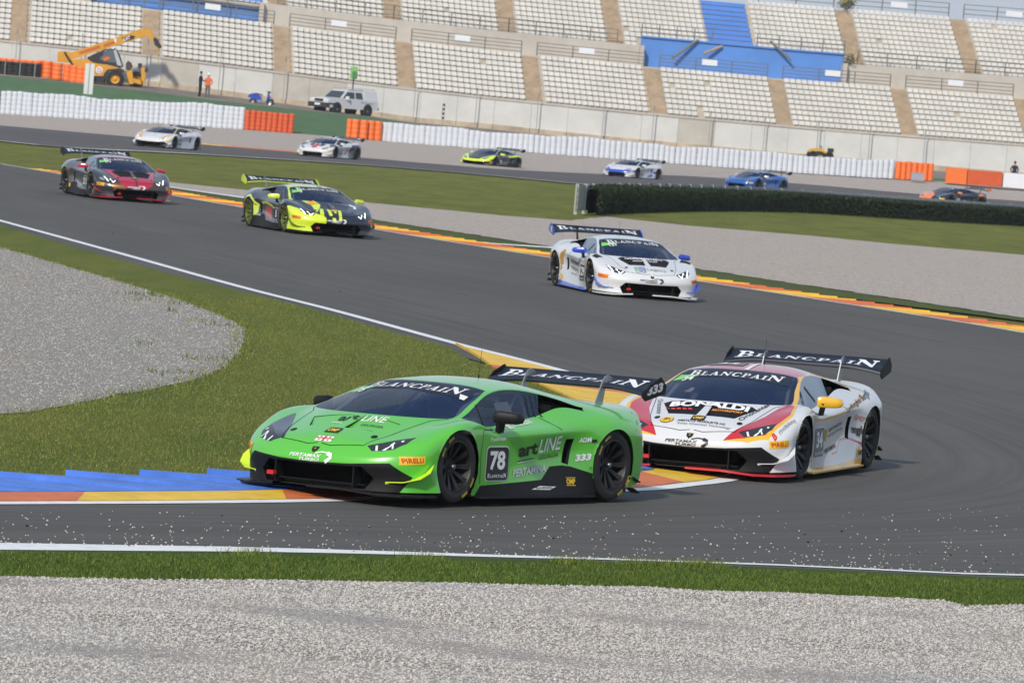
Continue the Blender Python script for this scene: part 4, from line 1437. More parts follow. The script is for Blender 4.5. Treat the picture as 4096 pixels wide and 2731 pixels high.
def _mirror_stalk(sg):
    a = [(.655, .915, .645), (.575, .915, .63), (.585, .945, .76), (.69, .945, .76)]
    m = MB()
    m.add([(x, sg * y, z) for x, y, z in a] + [(x - .005, sg * (y + .035), z) for x, y, z in a], [(3, 2, 1, 0), (4, 5, 6, 7), (0, 1, 5, 4), (1, 2, 6, 5), (2, 3, 7, 6), (3, 0, 4, 7)])
    return m
ME_MSTALK = {sg: _mirror_stalk(sg).mesh('mirror_stalk', M_BLACK) for sg in (1, -1)}
_mir = {}
def mirror_mesh(sg, m):
    k = (sg, m.name)
    if k not in _mir: _mir[k] = _mirror(sg).mesh('mirror', [m], 50)
    return _mir[k]
def _wing():
    """main plane: section swept over the span, nose drooping towards the tips"""
    rows = []
    for i in range(25):
        y = -.872 + 1.744 * i / 24
        d = max(0.0, (abs(y) - .48) / .39)
        le = Vector((-1.885, y, 1.035 - .050 * d ** 1.5)); te = Vector((-2.205, y, 1.128))
        ch = te - le
        nrm = Vector((-ch.z, 0, ch.x)).normalized() * -1
        row = []
        for t, h in ((0, 0), (.04, .016), (.15, .022), (.4, .010), (.7, -.001), (.97, .004), (1.0, .012), (1.0, .004), (.7, -.018), (.4, -.034), (.15, -.034), (.03, -.016)):
            row.append(le + ch * t + Vector((ch.z, 0, -ch.x)).normalized() * h)
        rows.append(row)
    m = MB()
    m.grid(rows, close=True)
    for r_ in (rows[0], rows[-1]): m.add(r_, [tuple(range(len(r_)))])
    return m
ME_WING = _wing().mesh('wing_plane', M_NAVY, 40)
EP = [(-2.20, 1.158), (-2.30, 1.075), (-2.285, 1.0), (-1.94, .930), (-1.875, .972), (-2.02, 1.09)]
def endplate_mesh(sg, m):
    k = ('ep', sg, m.name)
    if k not in _mir: _mir[k] = MB().prism([(x, sg * .873, z) for x, z in EP], (0, sg * .014, 0)).mesh('endplate', [m])
    return _mir[k]
def _support(sg):
    q = [(-1.755, .855), (-1.895, .835), (-1.935, 1.03), (-1.975, 1.085), (-2.0, 1.06), (-2.05, 1.06), (-2.075, 1.085), (-2.03, 1.13), (-1.975, 1.145), (-1.92, 1.13), (-1.885, 1.09)]
    return MB().prism([(x, sg * .432 - .006, z) for x, z in q], (0, .012, 0))
ME_SUPP = {sg: _support(sg).mesh('wing_support', M_METAL) for sg in (1, -1)}
ME_SUPPB = {sg: _support(sg).mesh('wing_support_dark', M_BLACK) for sg in (1, -1)}
S_WING = Surf([ME_WING])
def _interior():
    m = MB()
    m.box((1.02, 0, .62), (.42, 1.30, .14)); m.box((-.55, 0, .52), (.06, 1.40, .70)); m.box((.2, 0, .12), (1.9, 1.60, .06))
    m.box((.2, .83, .36), (1.7, .03, .50)); m.box((.2, -.83, .36), (1.7, .03, .50)); m.box((1.18, 0, .40), (.05, 1.3, .5))
    m.box((0, 0, .085), (3.9, 1.45, .03)); m.box((1.30, 0, .40), (.9, 1.02, .30)); m.box((-1.35, 0, .42), (1.4, 1.02, .55))
    return m.mesh('cockpit_tub', M_BLACK)
ME_INT = _interior()
def _cagebars():
    m = MB()
    for sg in (1, -1):
        m.tube([(1.0, sg * .66, .66), (.72, sg * .60, .83), (.34, sg * .53, .945), (-.30, sg * .50, .985), (-.52, sg * .55, .60)], .022, 8)
        m.tube([(-.30, sg * .50, .975), (.45, sg * .72, .36)], .018, 8)
        m.tube([(-.32, sg * .49, .97), (-.48, -sg * .45, .45)], .018, 8)
    m.tube([(.34, -.53, .945), (.34, .53, .945)], .02, 8); m.tube([(-.30, -.50, .975), (-.30, .50, .975)], .02, 8)
    m.tube([(.34, .52, .945), (-.30, -.49, .975)], .016, 8)
    return m.mesh('roll_cage', M_CAGE, 60)
ME_CAGE = _cagebars()
def _seat():
    rows = []
    for i, (x, z, w, d) in enumerate(((.35, .24, .22, .05), (.12, .21, .23, .06), (-.05, .26, .23, .09), (-.14, .45, .22, .09), (-.24, .68, .20, .08), (-.28, .80, .13, .10), (-.29, .88, .11, .10))):
        rows.append([(x, -w - .02, z + d), (x, -w, z), (x, 0, z - .01), (x, w, z), (x, w + .02, z + d)])
    m = MB(); m.grid(rows); m.grid([[(x - .03, y * 1.05, z - .02) for x, y, z in r_] for r_ in rows])
    return m.mesh('racing_seat', M_SEATF, 60)
ME_SEAT = _seat()
def _steer():
    m = MB()
    c = Vector((.60, 0, .60)); ax = Vector((1, 0, -.35)).normalized(); x = Vector((0, 1, 0)); y = ax.cross(x)
    m.tube([c + x * (math.cos(a) * .15) + y * (math.sin(a) * .13) for a in [2 * math.pi * i / 20 for i in range(21)]], .016, 8)
    m.bar(c - x * .14, c + x * .14, .018); m.bar(c, c + ax * .25, .025)
    return m.mesh('steering_wheel', M_BLACK, 60)
ME_STEER = _steer()
def _driver():
    V = [(.02, 0, .36, .13, .16), (-.06, 0, .50, .12, .15), (-.12, 0, .64, .12, .17), (-.13, 0, .72, .06), (-.10, 0, .80, .07)]
    E = [(0, 1), (1, 2), (2, 3), (3, 4)]
    for sg in (1, -1):
        b = len(V)
        V += [(-.10, sg * .19, .66, .06), (.10, sg * .25, .50, .048), (.36, sg * .19, .56, .038), (.53, sg * .14, .61, .036), (.585, sg * .13, .645, .03)]
        E += [(2, b), (b, b + 1), (b + 1, b + 2), (b + 2, b + 3), (b + 3, b + 4)]
        for q in range(4):                                     # fingers closed on the wheel rim
            f = len(V)
            V += [(.60, sg * (.165 - .022 * q), .655, .010), (.625, sg * (.168 - .022 * q), .64, .009), (.615, sg * (.166 - .022 * q), .615, .008)]
            E += [(b + 4, f), (f, f + 1), (f + 1, f + 2)]
        f = len(V)
        V += [(.56, sg * .10, .655, .011), (.575, sg * .085, .635, .009)]
        E += [(b + 3, f), (f, f + 1)]
        f = len(V)
        V += [(.12, sg * .10, .32, .09), (.50, sg * .12, .42, .07), (.88, sg * .12, .26, .05)]
        E += [(0, f), (f, f + 1), (f + 1, f + 2)]
    return skin_mesh('driver_body', V, E, M_SUIT, 1)
ME_DRIVER = _driver()
def _helmet():
    m = MB()
    rows = []
    for i in range(13):
        t = math.pi * i / 12
        rows.append([(-.085 + .135 * math.sin(t) * math.cos(a) * (1.08 if math.cos(a) > 0 else .95), .122 * math.sin(t) * math.sin(a), .85 + .13 * math.cos(t)) for a in [2 * math.pi * j / 20 for j in range(20)]])
    m.grid(rows, close=True)
    return m.mesh('helmet', M_HELM, 60)
ME_HELM = _helmet()
def _visor():
    rows = []
    for z in (.825, .845, .87, .89):
        k = math.sqrt(max(0, 1 - ((z - .85) / .13) ** 2))
        rows.append([(-.085 + .150 * k * math.cos(a), .126 * k * math.sin(a), z) for a in [R(-70 + 14 * j) for j in range(11)]])
    return MB().grid(rows).mesh('visor', mat('visor_dark', (.01, .012, .015), .08), 60, fix=False)
ME_VISOR = _visor()

def drl(surf, parent, m, sg, lit):
    """light strips laid inside the lamp outline"""
    if lit: qs = [band([(1.77, .765), (1.99, .705), (1.925, .645), (2.05, .59), (2.02, .53)], .015)]
    else: qs = [[(2.012, .553), (2.004, .571), (2.044, .599), (2.052, .579)], [(2.031, .631), (1.907, .678), (1.916, .695), (2.016, .66)], [(1.946, .68), (1.927, .687), (1.974, .717), (1.982, .703)], disc(1.858, .735, .018, .012, 10)]
    for q in qs:
        surf.patch('light_strip', parent, m, [(x, sg * y) for x, y in q], 'top', 1, .006, .2)

def vent_fin(e, m):
    """fin between the two bonnet vents"""
    return MB().add([(1.84, -.045, .594), (1.84, .045, .594), (1.47, .028, .722), (1.47, -.028, .722), (1.84, -.045, .56), (1.84, .045, .56), (1.47, .045, .70), (1.47, -.045, .70)],
             [(0, 1, 2, 3), (0, 3, 7, 4), (1, 5, 6, 2), (0, 4, 5, 1), (3, 2, 6, 7)]).build('vent_fin', m, e)
def make_car(name, label, spec, loc, yaw, tp=0.0, tr=0.0, near=True, group='race cars on the circuit'):
    e = empty(name, loc, 0, label=label, cat='race car', group=group)
    e.rotation_euler = (Matrix.Rotation(yaw, 3, 'Z') @ Matrix.Rotation(tp, 3, 'Y') @ Matrix.Rotation(tr, 3, 'X')).to_euler()
    parts = shell(3 if near else 2, spec)
    body = link('body_shell', parts['body_shell'], e)
    ws = link('windscreen', parts['windscreen'], e, M_WSCREEN)
    sw = [link('side_window', parts[k], e, spec.get('side_glass', M_SGLASS)) for k in ('side_window', 'side_window_b')]
    hl = {1: link('headlight', parts['headlight'], e, M_LAMP), -1: link('headlight', parts['headlight_b'], e, M_LAMP)}
    fin = []
    if near: fin = [vent_fin(e, spec.get('fin', spec['mats'][0])).data]
    S = Surf([parts[k] for k in parts] + fin)
    acc = spec.get('accent', spec['mats'][0])
    for sg in (1, -1):
        drl(S, hl[sg], M_DRLON if spec.get('lit') else M_DRL, sg, spec.get('lit'))
    for x, y, z, W_ in ((1.302, .818, .328, WHEEL_F), (-1.316, .815, .337, WHEEL_R)):
        for sg in (1, -1):
            w = empty('wheel', (x, sg * y, z), 0 if sg > 0 else math.pi)
            w.parent = e
            for nm, me in zip(('tyre', 'rim', 'hub_nut', 'tyre_mark'), W_):
                if nm == 'rim' and spec.get('rim'):
                    key = me.name + spec['rim'].name
                    if key not in _mir:
                        c = me.copy(); c.materials[0] = spec['rim']; _mir[key] = c
                    me = _mir[key]
                link(nm, me, w)
    sp = ME_SPLIT
    if spec.get('split'):
        sp = ME_SPLIT.copy(); sp.materials[0] = spec['split']
    link('splitter', sp, e)
    for sg in (1, -1):
        link('canard', canard_mesh(sg, spec.get('canard', acc)), e)
        mm = link('mirror', mirror_mesh(sg, spec.get('mirror', M_BLACK)), e)
        link('mirror_stalk', ME_MSTALK[sg], mm)
    wg = link('rear_wing', ME_WING, e)
    for sg in (1, -1):
        link('endplate', endplate_mesh(sg, spec.get('endplate', M_BLACK)), wg)
        link('wing_support', (ME_SUPPB if spec.get('dark_support') else ME_SUPP)[sg], wg)
    if spec.get('wing_edge'):
        rows = [[v for v in r_] for r_ in []]
        tr_ = MB().tube([(-1.880, -.86 + 1.72 * i / 12, 1.030 - .050 * max(0, (abs(-.86 + 1.72 * i / 12) - .48) / .39) ** 1.5) for i in range(13)], .012, 6)
        tr_.build('wing_lip', spec['wing_edge'], wg, 60)
    link('cockpit_tub', ME_INT, e)
    if near:
        link('roll_cage', ME_CAGE, e); link('racing_seat', ME_SEAT, e).location = (0, .33, 0); link('steering_wheel', ME_STEER, e).location = (0, .33, 0)
        d = empty('person', (0, 0, 0), 0, label='driver in helmet at the wheel of the ' + spec['who'], cat='person', group='drivers in the leading cars')
        d.matrix_world = e.matrix_basis @ Matrix.Translation((0, .33, 0))
        link('body', ME_DRIVER, d)
        hm = link('helmet', ME_HELM, d); link('visor', ME_VISOR, hm)
        MB().bar((-.415, 0, 1.05), (-.415, 0, 1.10), .007, 6).bar((-.415, 0, 1.10), (-.44, 0, 1.33), .0022, 5).build('antenna', M_BLACK, e)
        for sg in (1, -1):
            S.patch('hood_pin', e, M_BLACK, [(x, sg * y) for x, y in disc(1.874, .437, .035, .03, 12)], 'top', 1, .004, .2)
        q = MB().box((2.17, -.44, .175), (.05, .07, .035)); q.bar((2.0, -.44, .175), (2.15, -.44, .175), .01); q.build('tow_hook', M_HOOK, e)
        m = MB()
        for y in (-.42, .42): m.box((2.08, y, .19), (.13, .012, .20))
        m.box((2.075, 0, .135), (.03, 1.0, .012)); m.build('grille_fin', M_CARBON, e)
    if near:
        for sg in (1, -1):
            S.patch('vent_slot', e, M_BLACK, [(1.772, sg * .055), (1.758, sg * .335), (1.715, sg * .355), (1.735, sg * .055)], 'top', 1, .003, .1)
        M_GAP = mat('panel_gap', (.006, .006, .006), .9, spec=.1)
        for sg in (1, -1):
            S.patch('panel_gap', e, M_GAP, [(x, sg * y) for x, y in band([(2.085, .02), (2.10, .12), (2.04, .445), (1.80, .535), (1.30, .635), (1.15, .735)], .006)], 'top', 1, .003, .1)
            S.patch('panel_gap', e, M_GAP, band([(.90, .17), (.93, .45), (.90, .66), (.70, .655)], .007), 'side', sg, .003, .1)
            S.patch('panel_gap', e, M_GAP, band([(-.30, .76), (-.46, .66), (-.50, .58)], .006), 'side', sg, .003, .1)
            S.patch('panel_gap', e, M_GAP, band([(-1.66, .66), (-1.78, .74), (-1.85, .82)], .006), 'side', sg, .003, .1)
    # side skirt, rear guards
    for sg in (1, -1):
        MB().prism([(.93, sg * .90, .045), (.93, sg * .985, .045), (-1.0, sg * .99, .045), (-1.0, sg * .90, .045)], (0, 0, .018)).build('side_skirt', spec.get('skirt', M_CARBON), e)
        g = MB()
        for z in (.10, .20): g.box((-1.74, sg * .93, z), (.13, .09, .012), Matrix.Rotation(R(-20), 3, 'Y'))
        g.build('rear_winglet', M_CARBON, e)
    # banner on the windscreen and wing
    up = lambda y: 1.026 - .115 * y * y
    poly = [(y, up(y) - .004) for y in np.linspace(-.56, .56, 15)] + [(y, up(y) - (.066 + .02 * abs(y))) for y in np.linspace(.60, -.60, 15)]
    S.patch('sun_strip', e, M_NAVY, poly, 'front', 1, .003, .08)
    S.text(e, M_WHITE, 'BLANCPAIN', (-.50, 0), (.50, 0), .036, 'front', 1, .006, serif=1.28, bend=lambda y: up(y) - .058)
    S_WING.text(wg, M_WHITE, 'BLANCPAIN', (-1.94, -.78), (-1.94, .80), .165, 'top', 1, .004, serif=1.3)
    if near: S.patch('class_sticker', e, M_LGREEN, [(-.60, .935), (-.37, .957), (-.42, .925), (-.64, .875)], 'front', 1, .0045, .1)
    # tyre supplier stickers on the bumper corners
    for sg in (1, -1):
        pq = [(1.80, .352), (1.80, .425), (1.985, .408), (1.995, .335)]
        S.patch('sticker', e, spec.get('tyre_sticker', M_PYEL), pq, 'side', sg, .005, .06)
        if near:
            if sg > 0: S.text(e, M_PRED, 'PIRELLI', (1.975, .352), (1.815, .368), .040, 'side', sg, .009, bold=.02)
            else: S.text(e, M_PRED, 'PIRELLI', (1.815, .368), (1.975, .352), .040, 'side', sg, .009, bold=.02)
    spec['deco'](e, S, wg) if spec.get('deco') else None
    return e
# ---------------------------------------------------------------- liveries
PG = paint('vivid_green', (.10, .50, .035))
PWH = paint('white', (.66, .665, .67))
PRED = paint('red', (.52, .018, .030))
PYEL = paint('yellow', (.80, .45, .02))
PNAVY = paint('dark_navy', (.010, .014, .026))
PFLUO = paint('fluo_yellow', (.66, .82, .035))
PBLUE = paint('royal_blue', (.02, .07, .50))
PBLUE2 = paint('mid_blue', (.015, .11, .40), .24, .2)
PBRZ = paint('dark_bronze', (.09, .06, .045), .3, .5)
PCOP = paint('copper', (.30, .14, .05), .32, .6)
PGREY = paint('graphite', (.035, .038, .045), .3, .3)
PORG = paint('orange', (.85, .21, .03))
PMINT = paint('mint', (.25, .62, .36))
PRED2 = paint('crimson', (.42, .012, .04))
M_KPRINT = mat('print_black', (.012, .012, .013), .4)
M_ORG = mat('print_orange', (.85, .28, .03), .4)
M_GOLD = mat('print_gold', (.45, .24, .04), .4)
M_BLUEP = mat('print_blue', (.02, .08, .45), .4)
M_GRNP = mat('print_green', (.05, .40, .16), .4)

def number_board(e, S, num, sg, x0=.815, x1=.428, z0=.205, z1=.505, back=M_KPRINT):
    S.patch('number_board', e, M_WHITE, rrect(x1 - .008, z0 - .008, x0 + .008, z1 + .008, .05), 'side', sg, .004, .08)
    b = S.patch('number_board', e, back, rrect(x1, z0, x0, z1, .045), 'side', sg, .007, .08)
    w = .068 * len(num)
    c = (x0 + x1) / 2
    a, d = (c + w, c - w) if sg > 0 else (c - w, c + w)
    if len(num) == 1: a, d = ((c + .05, c - .05) if sg > 0 else (c - .05, c + .05))
    S.text(e, M_WHITE, num, (a, z0 + .105), (d, z0 + .105), .155, 'side', sg, .010, bold=.035, name='race_number')
    a, d = (x0 - .03, x1 + .03) if sg > 0 else (x1 + .03, x0 - .03)
    S.text(e, M_WHITE, 'BLANCPAIN', (a, z0 + .025), (d, z0 + .025), .030, 'side', sg, .010, serif=1.25)
def pertamax(e, S, m):
    S.text(e, m, 'PERTAMAX', (-.245, .340), (.10, .343), .027, 'front', 1, .006, bold=.02, shear=.25)
    S.text(e, m, 'TURBO', (-.135, .311), (.085, .312), .023, 'front', 1, .006, bold=.02, shear=.25)
    S.patch('sponsor_swoosh', e, m, band([(.03, .378), (.09, .392), (.15, .388)], .010), 'front', 1, .006, .05)
    S.patch('sponsor_swoosh', e, m, band([(.15, .386), (.195, .372), (.20, .352), (.175, .328), (.145, .311)], .030), 'front', 1, .006, .05)
def shield(e, S):
    S.patch('badge', e, M_KPRINT, [(2.125, -.036), (2.125, .036), (2.155, .032), (2.180, 0), (2.155, -.032)], 'top', 1, .005, .2)
    S.patch('badge', e, M_GOLD, [(2.138, -.010), (2.138, .010), (2.148, .008), (2.154, -.004)], 'top', 1, .007, .2)
def omp_strip(e, S):
    S.patch('sticker', e, M_KPRINT, [(1.925, -.075), (1.925, .075), (1.82, .07), (1.82, -.07)], 'top', 1, .005, .1)
    S.text(e, M_PYEL, 'OMP', (1.905, -.055), (1.905, .055), .055, 'top', 1, .008, bold=.03)
def sparkle(e, S, pts, axis='side', sg=1):
    for p in pts: S.patch('fastener', e, M_SCREW, disc(p[0], p[1], .011, .011, 8), axis, sg, .005, .1)

def deco_78(e, S, wg):
    shield(e, S); omp_strip(e, S); pertamax(e, S, M_WHITE)
    S.text(e, M_KPRINT, 'art', (1.60, -.16), (1.585, .04), .11, 'top', 1, .006, bold=.02)
    S.text(e, M_WHITE, 'LINE', (1.58, .075), (1.555, .32), .105, 'top', 1, .006, bold=.01, shear=.15)
    S.patch('stripe', e, M_WHITE, [(1.655, -.18), (1.655, -.06), (1.645, -.06), (1.645, -.18)], 'top', 1, .006)
    S.text(e, M_KPRINT, 'GEORGIA', (1.665, .13), (1.645, .36), .04, 'top', 1, .006, bold=0)
    S.patch('flag_sticker', e, M_WHITE, [(2.065, -.075), (2.065, .10), (1.995, .095), (1.995, -.07)], 'top', 1, .004)
    S.patch('flag_cross', e, M_PRED, [(2.035, -.075), (2.035, .10), (2.023, .10), (2.023, -.073)], 'top', 1, .007)
    S.patch('flag_cross', e, M_PRED, [(2.065, .003), (2.065, .022), (1.995, .022), (1.995, .003)], 'top', 1, .0075)
    for a in (2.05, 2.009):
        for b in (-.035, .06): S.patch('flag_cross', e, M_PRED, disc(a, b, .008, .010, 6), 'top', 1, .007, .2)
    S.text(e, M_KPRINT, 'art', (.247, .415), (-.085, .447), .115, 'side', 1, .006, bold=.03)
    S.text(e, M_WHITE, 'LINE', (-.10, .449), (-.49, .486), .125, 'side', 1, .006, bold=.015, shear=.12)
    S.patch('stripe', e, M_KPRINT, band([(.265, .372), (-.045, .402)], .008), 'side', 1, .006)
    S.patch('stripe', e, M_WHITE, band([(.265, .358), (-.04, .388)], .006), 'side', 1, .006)
    S.text(e, M_KPRINT, 'GEORGIA', (-.118, .385), (-.46, .415), .040, 'side', 1, .006, bold=0, shear=.1)
    S.text(e, M_SILVER, 'PERTAMINA', (.341, .232), (-.245, .281), .066, 'side', 1, .006, bold=.03, shear=.2)
    S.text(e, M_WHITE, 'Fastron', (.763, .556), (.50, .566), .036, 'side', 1, .006, bold=.01)
    S.text(e, M_WHITE, 'ADM', (-.765, .545), (-.93, .555), .042, 'side', 1, .006, bold=.04)
    S.patch('sticker', e, M_KPRINT, band([(-.935, .56), (-1.0, .566)], .028), 'side', 1, .006)
    S.text(e, M_WHITE, '333', (-.725, .375), (-.945, .39), .055, 'side', 1, .006, bold=.05, shear=.2)
    S.text(e, M_WHITE, 'S. Abkhazava', (.248, .676), (-.11, .712), .036, 'side', 1, .006, bold=.01, shear=.15)
    S.patch('flag_sticker', e, M_WHITE, [(.34, .660), (.275, .664), (.272, .700), (.337, .696)], 'side', 1, .005)
    S.patch('flag_cross', e, M_PRED, [(.312, .661), (.302, .662), (.300, .699), (.310, .698)], 'side', 1, .008)
    S.text(e, M_PYEL, 'OMP', (-.575, .165), (-.715, .165), .045, 'side', 1, .006, bold=.05)
    for z in (.152, .222): S.patch('stripe', e, M_PYEL, band([(-.57, z), (-.72, z)], .006), 'side', 1, .006)
    S.patch('sticker', e, M_WHITE, [(.03, .118), (-.28, .112), (-.40, .142), (-.12, .150)], 'side', 1, .006)
    S.text(e, M_KPRINT, 'RAVENOL', (-.05, .121), (-.33, .124), .018, 'side', 1, .009)
    number_board(e, S, '78', 1)
    S.text(e, M_WHITE, '78', (-.545, .878), (-.415, .90), .042, 'front', 1, .007, bold=.02, name='race_number')
    S.patch('sticker', e, M_WHITE, [(.50, .945), (.585, .925), (.60, .895), (.555, .905)], 'front', 1, .0065)
    sparkle(e, S, [(-.94, .315), (.55, .30)])
    Surf([endplate_mesh(1, M_BLACK)]).text(wg, M_SILVER, '333', (-1.955, .985), (-2.24, 1.035), .075, 'side', 1, .004, bold=.05, shear=.2)
    # net of the side window, seen through it
    S.patch('window_net', e, mat('window_net', (.35, .37, .42), .8), [(.28, .775), (.0, .80), (.0, .92), (.26, .905)], 'side', 1, -.05)
    S.patch('window_frame', e, M_BLACK, band([(.70, .868), (.675, .78), (.66, .682)], .022), 'side', 1, .003)
    for x in (-.20, -.29, -.38): S.patch('window_frame', e, M_BLACK, band([(x + .03, .765), (x - .06, .95)], .02), 'side', 1, .003)
SP78 = dict(mats=[PG, M_BLACK, PGREY], mouth='wide', sill=1, accent=M_LIME, canard=M_LIME, who='green car', deco=deco_78,
            livery=[('top', [(2.035, .42), (1.80, .52), (1.42, .735), (1.40, .765), (1.70, .80), (1.98, .72), (2.06, .55)], 2, (-1,))])  # graphite colour from the right headlight up to the pillar, that side only

def deco_34(e, S, wg):
    shield(e, S); omp_strip(e, S); pertamax(e, S, M_KPRINT)
    S.text(e, M_WHITE, 'BONALDI', (1.56, -.41), (1.545, .42), .095, 'top', 1, .008, bold=.05)
    S.text(e, M_ORG, 'MOTORSPORT', (1.63, .06), (1.61, .385), .04, 'top', 1, .008, bold=.03, shear=.2)
    for i in range(5): S.patch('stripe', e, M_PRED, [(1.64, -.42 + i * .06), (1.64, -.38 + i * .06), (1.60, -.40 + i * .06), (1.60, -.44 + i * .06)], 'top', 1, .008)
    S.text(e, M_KPRINT, 'AMSTUTZ PRODUKTE AG', (1.966, -.20), (1.966, .305), .036, 'top', 1, .006, bold=.02)
    S.text(e, M_GREY, 'Swiss Chemical Technology', (2.018, -.18), (2.018, .385), .030, 'top', 1, .006, bold=.005)
    S.patch('sticker', e, M_KPRINT, disc(1.935, -.315, .066, .072), 'top', 1, .004)
    S.patch('sticker', e, M_PYEL, disc(1.935, -.315, .060, .066), 'top', 1, .007)
    S.patch('sticker', e, M_KPRINT, band([(1.965, -.345), (1.935, -.31), (1.905, -.325)], .012), 'top', 1, .010)
    S.patch('sticker', e, M_KPRINT, band([(1.925, -.35), (1.925, -.28), (1.965, -.285)], .010), 'top', 1, .0105)
    S.text(e, M_KPRINT, 'Oriocenter', (1.80, .435), (1.27, .585), .055, 'top', 1, .006, bold=.01)
    S.text(e, M_GREY, 'Oriocenter', (1.36, -.60), (1.80, -.47), .055, 'top', 1, .006, bold=.01)
    S.text(e, M_PRED, 'B', (1.945, .835), (1.905, .852), .045, 'top', 1, .006, bold=.04)
    S.text(e, M_GREY, 'mobility', (1.86, .872), (1.56, .945), .045, 'top', 1, .006, bold=0)
    number_board(e, S, '34', 1, back=M_GREY)
    S.patch('sticker', e, M_PYEL, disc(.325, .42, .052, .068), 'side', 1, .005)
    S.patch('sticker', e, M_KPRINT, band([(.345, .385), (.325, .43), (.335, .465)], .014), 'side', 1, .008)
    S.text(e, M_KPRINT, 'AMSTUTZ PRODUKTE AG', (.235, .445), (-.34, .505), .034, 'side', 1, .006, bold=.02)
    S.text(e, M_GREY, 'Swiss Chemical Technology', (.235, .39), (-.42, .455), .030, 'side', 1, .006, bold=.01)
    S.text(e, M_KPRINT, 'PERTAMINA', (.36, .225), (-.12, .275), .045, 'side', 1, .006, bold=.03)
    S.text(e, M_SILVER, 'Fastron', (.80, .56), (.56, .575), .034, 'side', 1, .006, bold=.01)
    S.text(e, M_KPRINT, 'Lamborghini Bergamo', (-.47, .625), (-1.42, .80), .05, 'side', 1, .006, bold=.005, shear=.1)
    S.text(e, M_PRED, 'GMDS', (-.77, .545), (-1.03, .51), .05, 'side', 1, .006, bold=0)
    S.text(e, M_KPRINT, 'renggli', (-.715, .405), (-.965, .385), .085, 'side', 1, .006, bold=.03)
    S.patch('sticker', e, M_PYEL, [(-.86, .145), (-1.0, .145), (-1.0, .235), (-.86, .24)], 'side', 1, .006)
    S.text(e, M_KPRINT, 'OMP', (-.87, .165), (-.99, .165), .05, 'side', 1, .009, bold=.04)
    S.text(e, M_WHITE, '34', (-.52, .886), (-.40, .905), .040, 'front', 1, .007, bold=.02, name='race_number')
    S.patch('roof_panel', e, M_GREY, [(.18, -.46), (.18, -.06), (-.10, -.06), (-.10, -.44)], 'top', 1, .005)
    S.text(e, M_WHITE, '34', (.09, -.36), (.09, -.14), .14, 'top', 1, .008, bold=.03, name='race_number')
    S.patch('stripe', e, M_WHITE, [(.40, .02), (.40, .07), (-.2, .04), (-.2, 0)], 'top', 1, .005)
    S.patch('window_frame', e, M_BLACK, band([(.70, .868), (.675, .78), (.66, .682)], .018), 'side', 1, .003)
    S.patch('window_slot', e, M_BLACK, band([(.40, .90), (.22, .75)], .035), 'side', 1, .004)
_cant = band([(1.08, .752), (.70, .872), (.34, .978), (-.10, 1.004), (-.50, .974), (-.85, .916), (-1.07, .85)], .032)
_door = band([(-1.06, .86), (-1.13, .80), (-.95, .725), (-.5, .645), (.45, .585), (.93, .60)], .028)
SP34 = dict(mats=[PWH, M_BLACK, PRED, PYEL], mouth='wide', sill=None, vent=1, canard=PWH, mirror=PYEL, skirt=PYEL, who='white and red car', deco=deco_34,
            side_glass=M_SFILM, split=PRED,
            livery=[('top', [(2.15, .36), (1.927, .50), (1.583, .63), (1.294, .69), (1.12, .745), (1.06, .815), (1.177, .85), (1.492, .887), (1.767, .835), (1.976, .785), (2.09, .60)], 3),
                    ('top', [(2.15, .352), (1.927, .492), (1.583, .618), (1.294, .673), (1.13, .74), (1.115, .79), (1.463, .851), (1.736, .797), (1.96, .745), (2.071, .56)], 2),
                    ('top', [(1.135, .742), (.36, .592), (.34, .625), (1.06, .785)], 2),
                    ('top', [(.44, -.64), (.44, .64), (-.16, .61), (-.16, -.61)], 2, (1,)),
                    ('side', _cant, 3), ('side', _door, 3),
                    ('side', band([(.05, .212), (-.16, .225), (-.33, .342), (-.53, .352), (-.66, .345), (-1.05, .268)], .024), 2),
                    ('side', [(.93, .03), (.90, .095), (-.2, .10), (-1.06, .13), (-1.2, .03)], 3),
                    ('top', [(1.46, .03), (1.42, .43), (1.47, .50), (1.78, .35), (1.80, .05)], 1)])

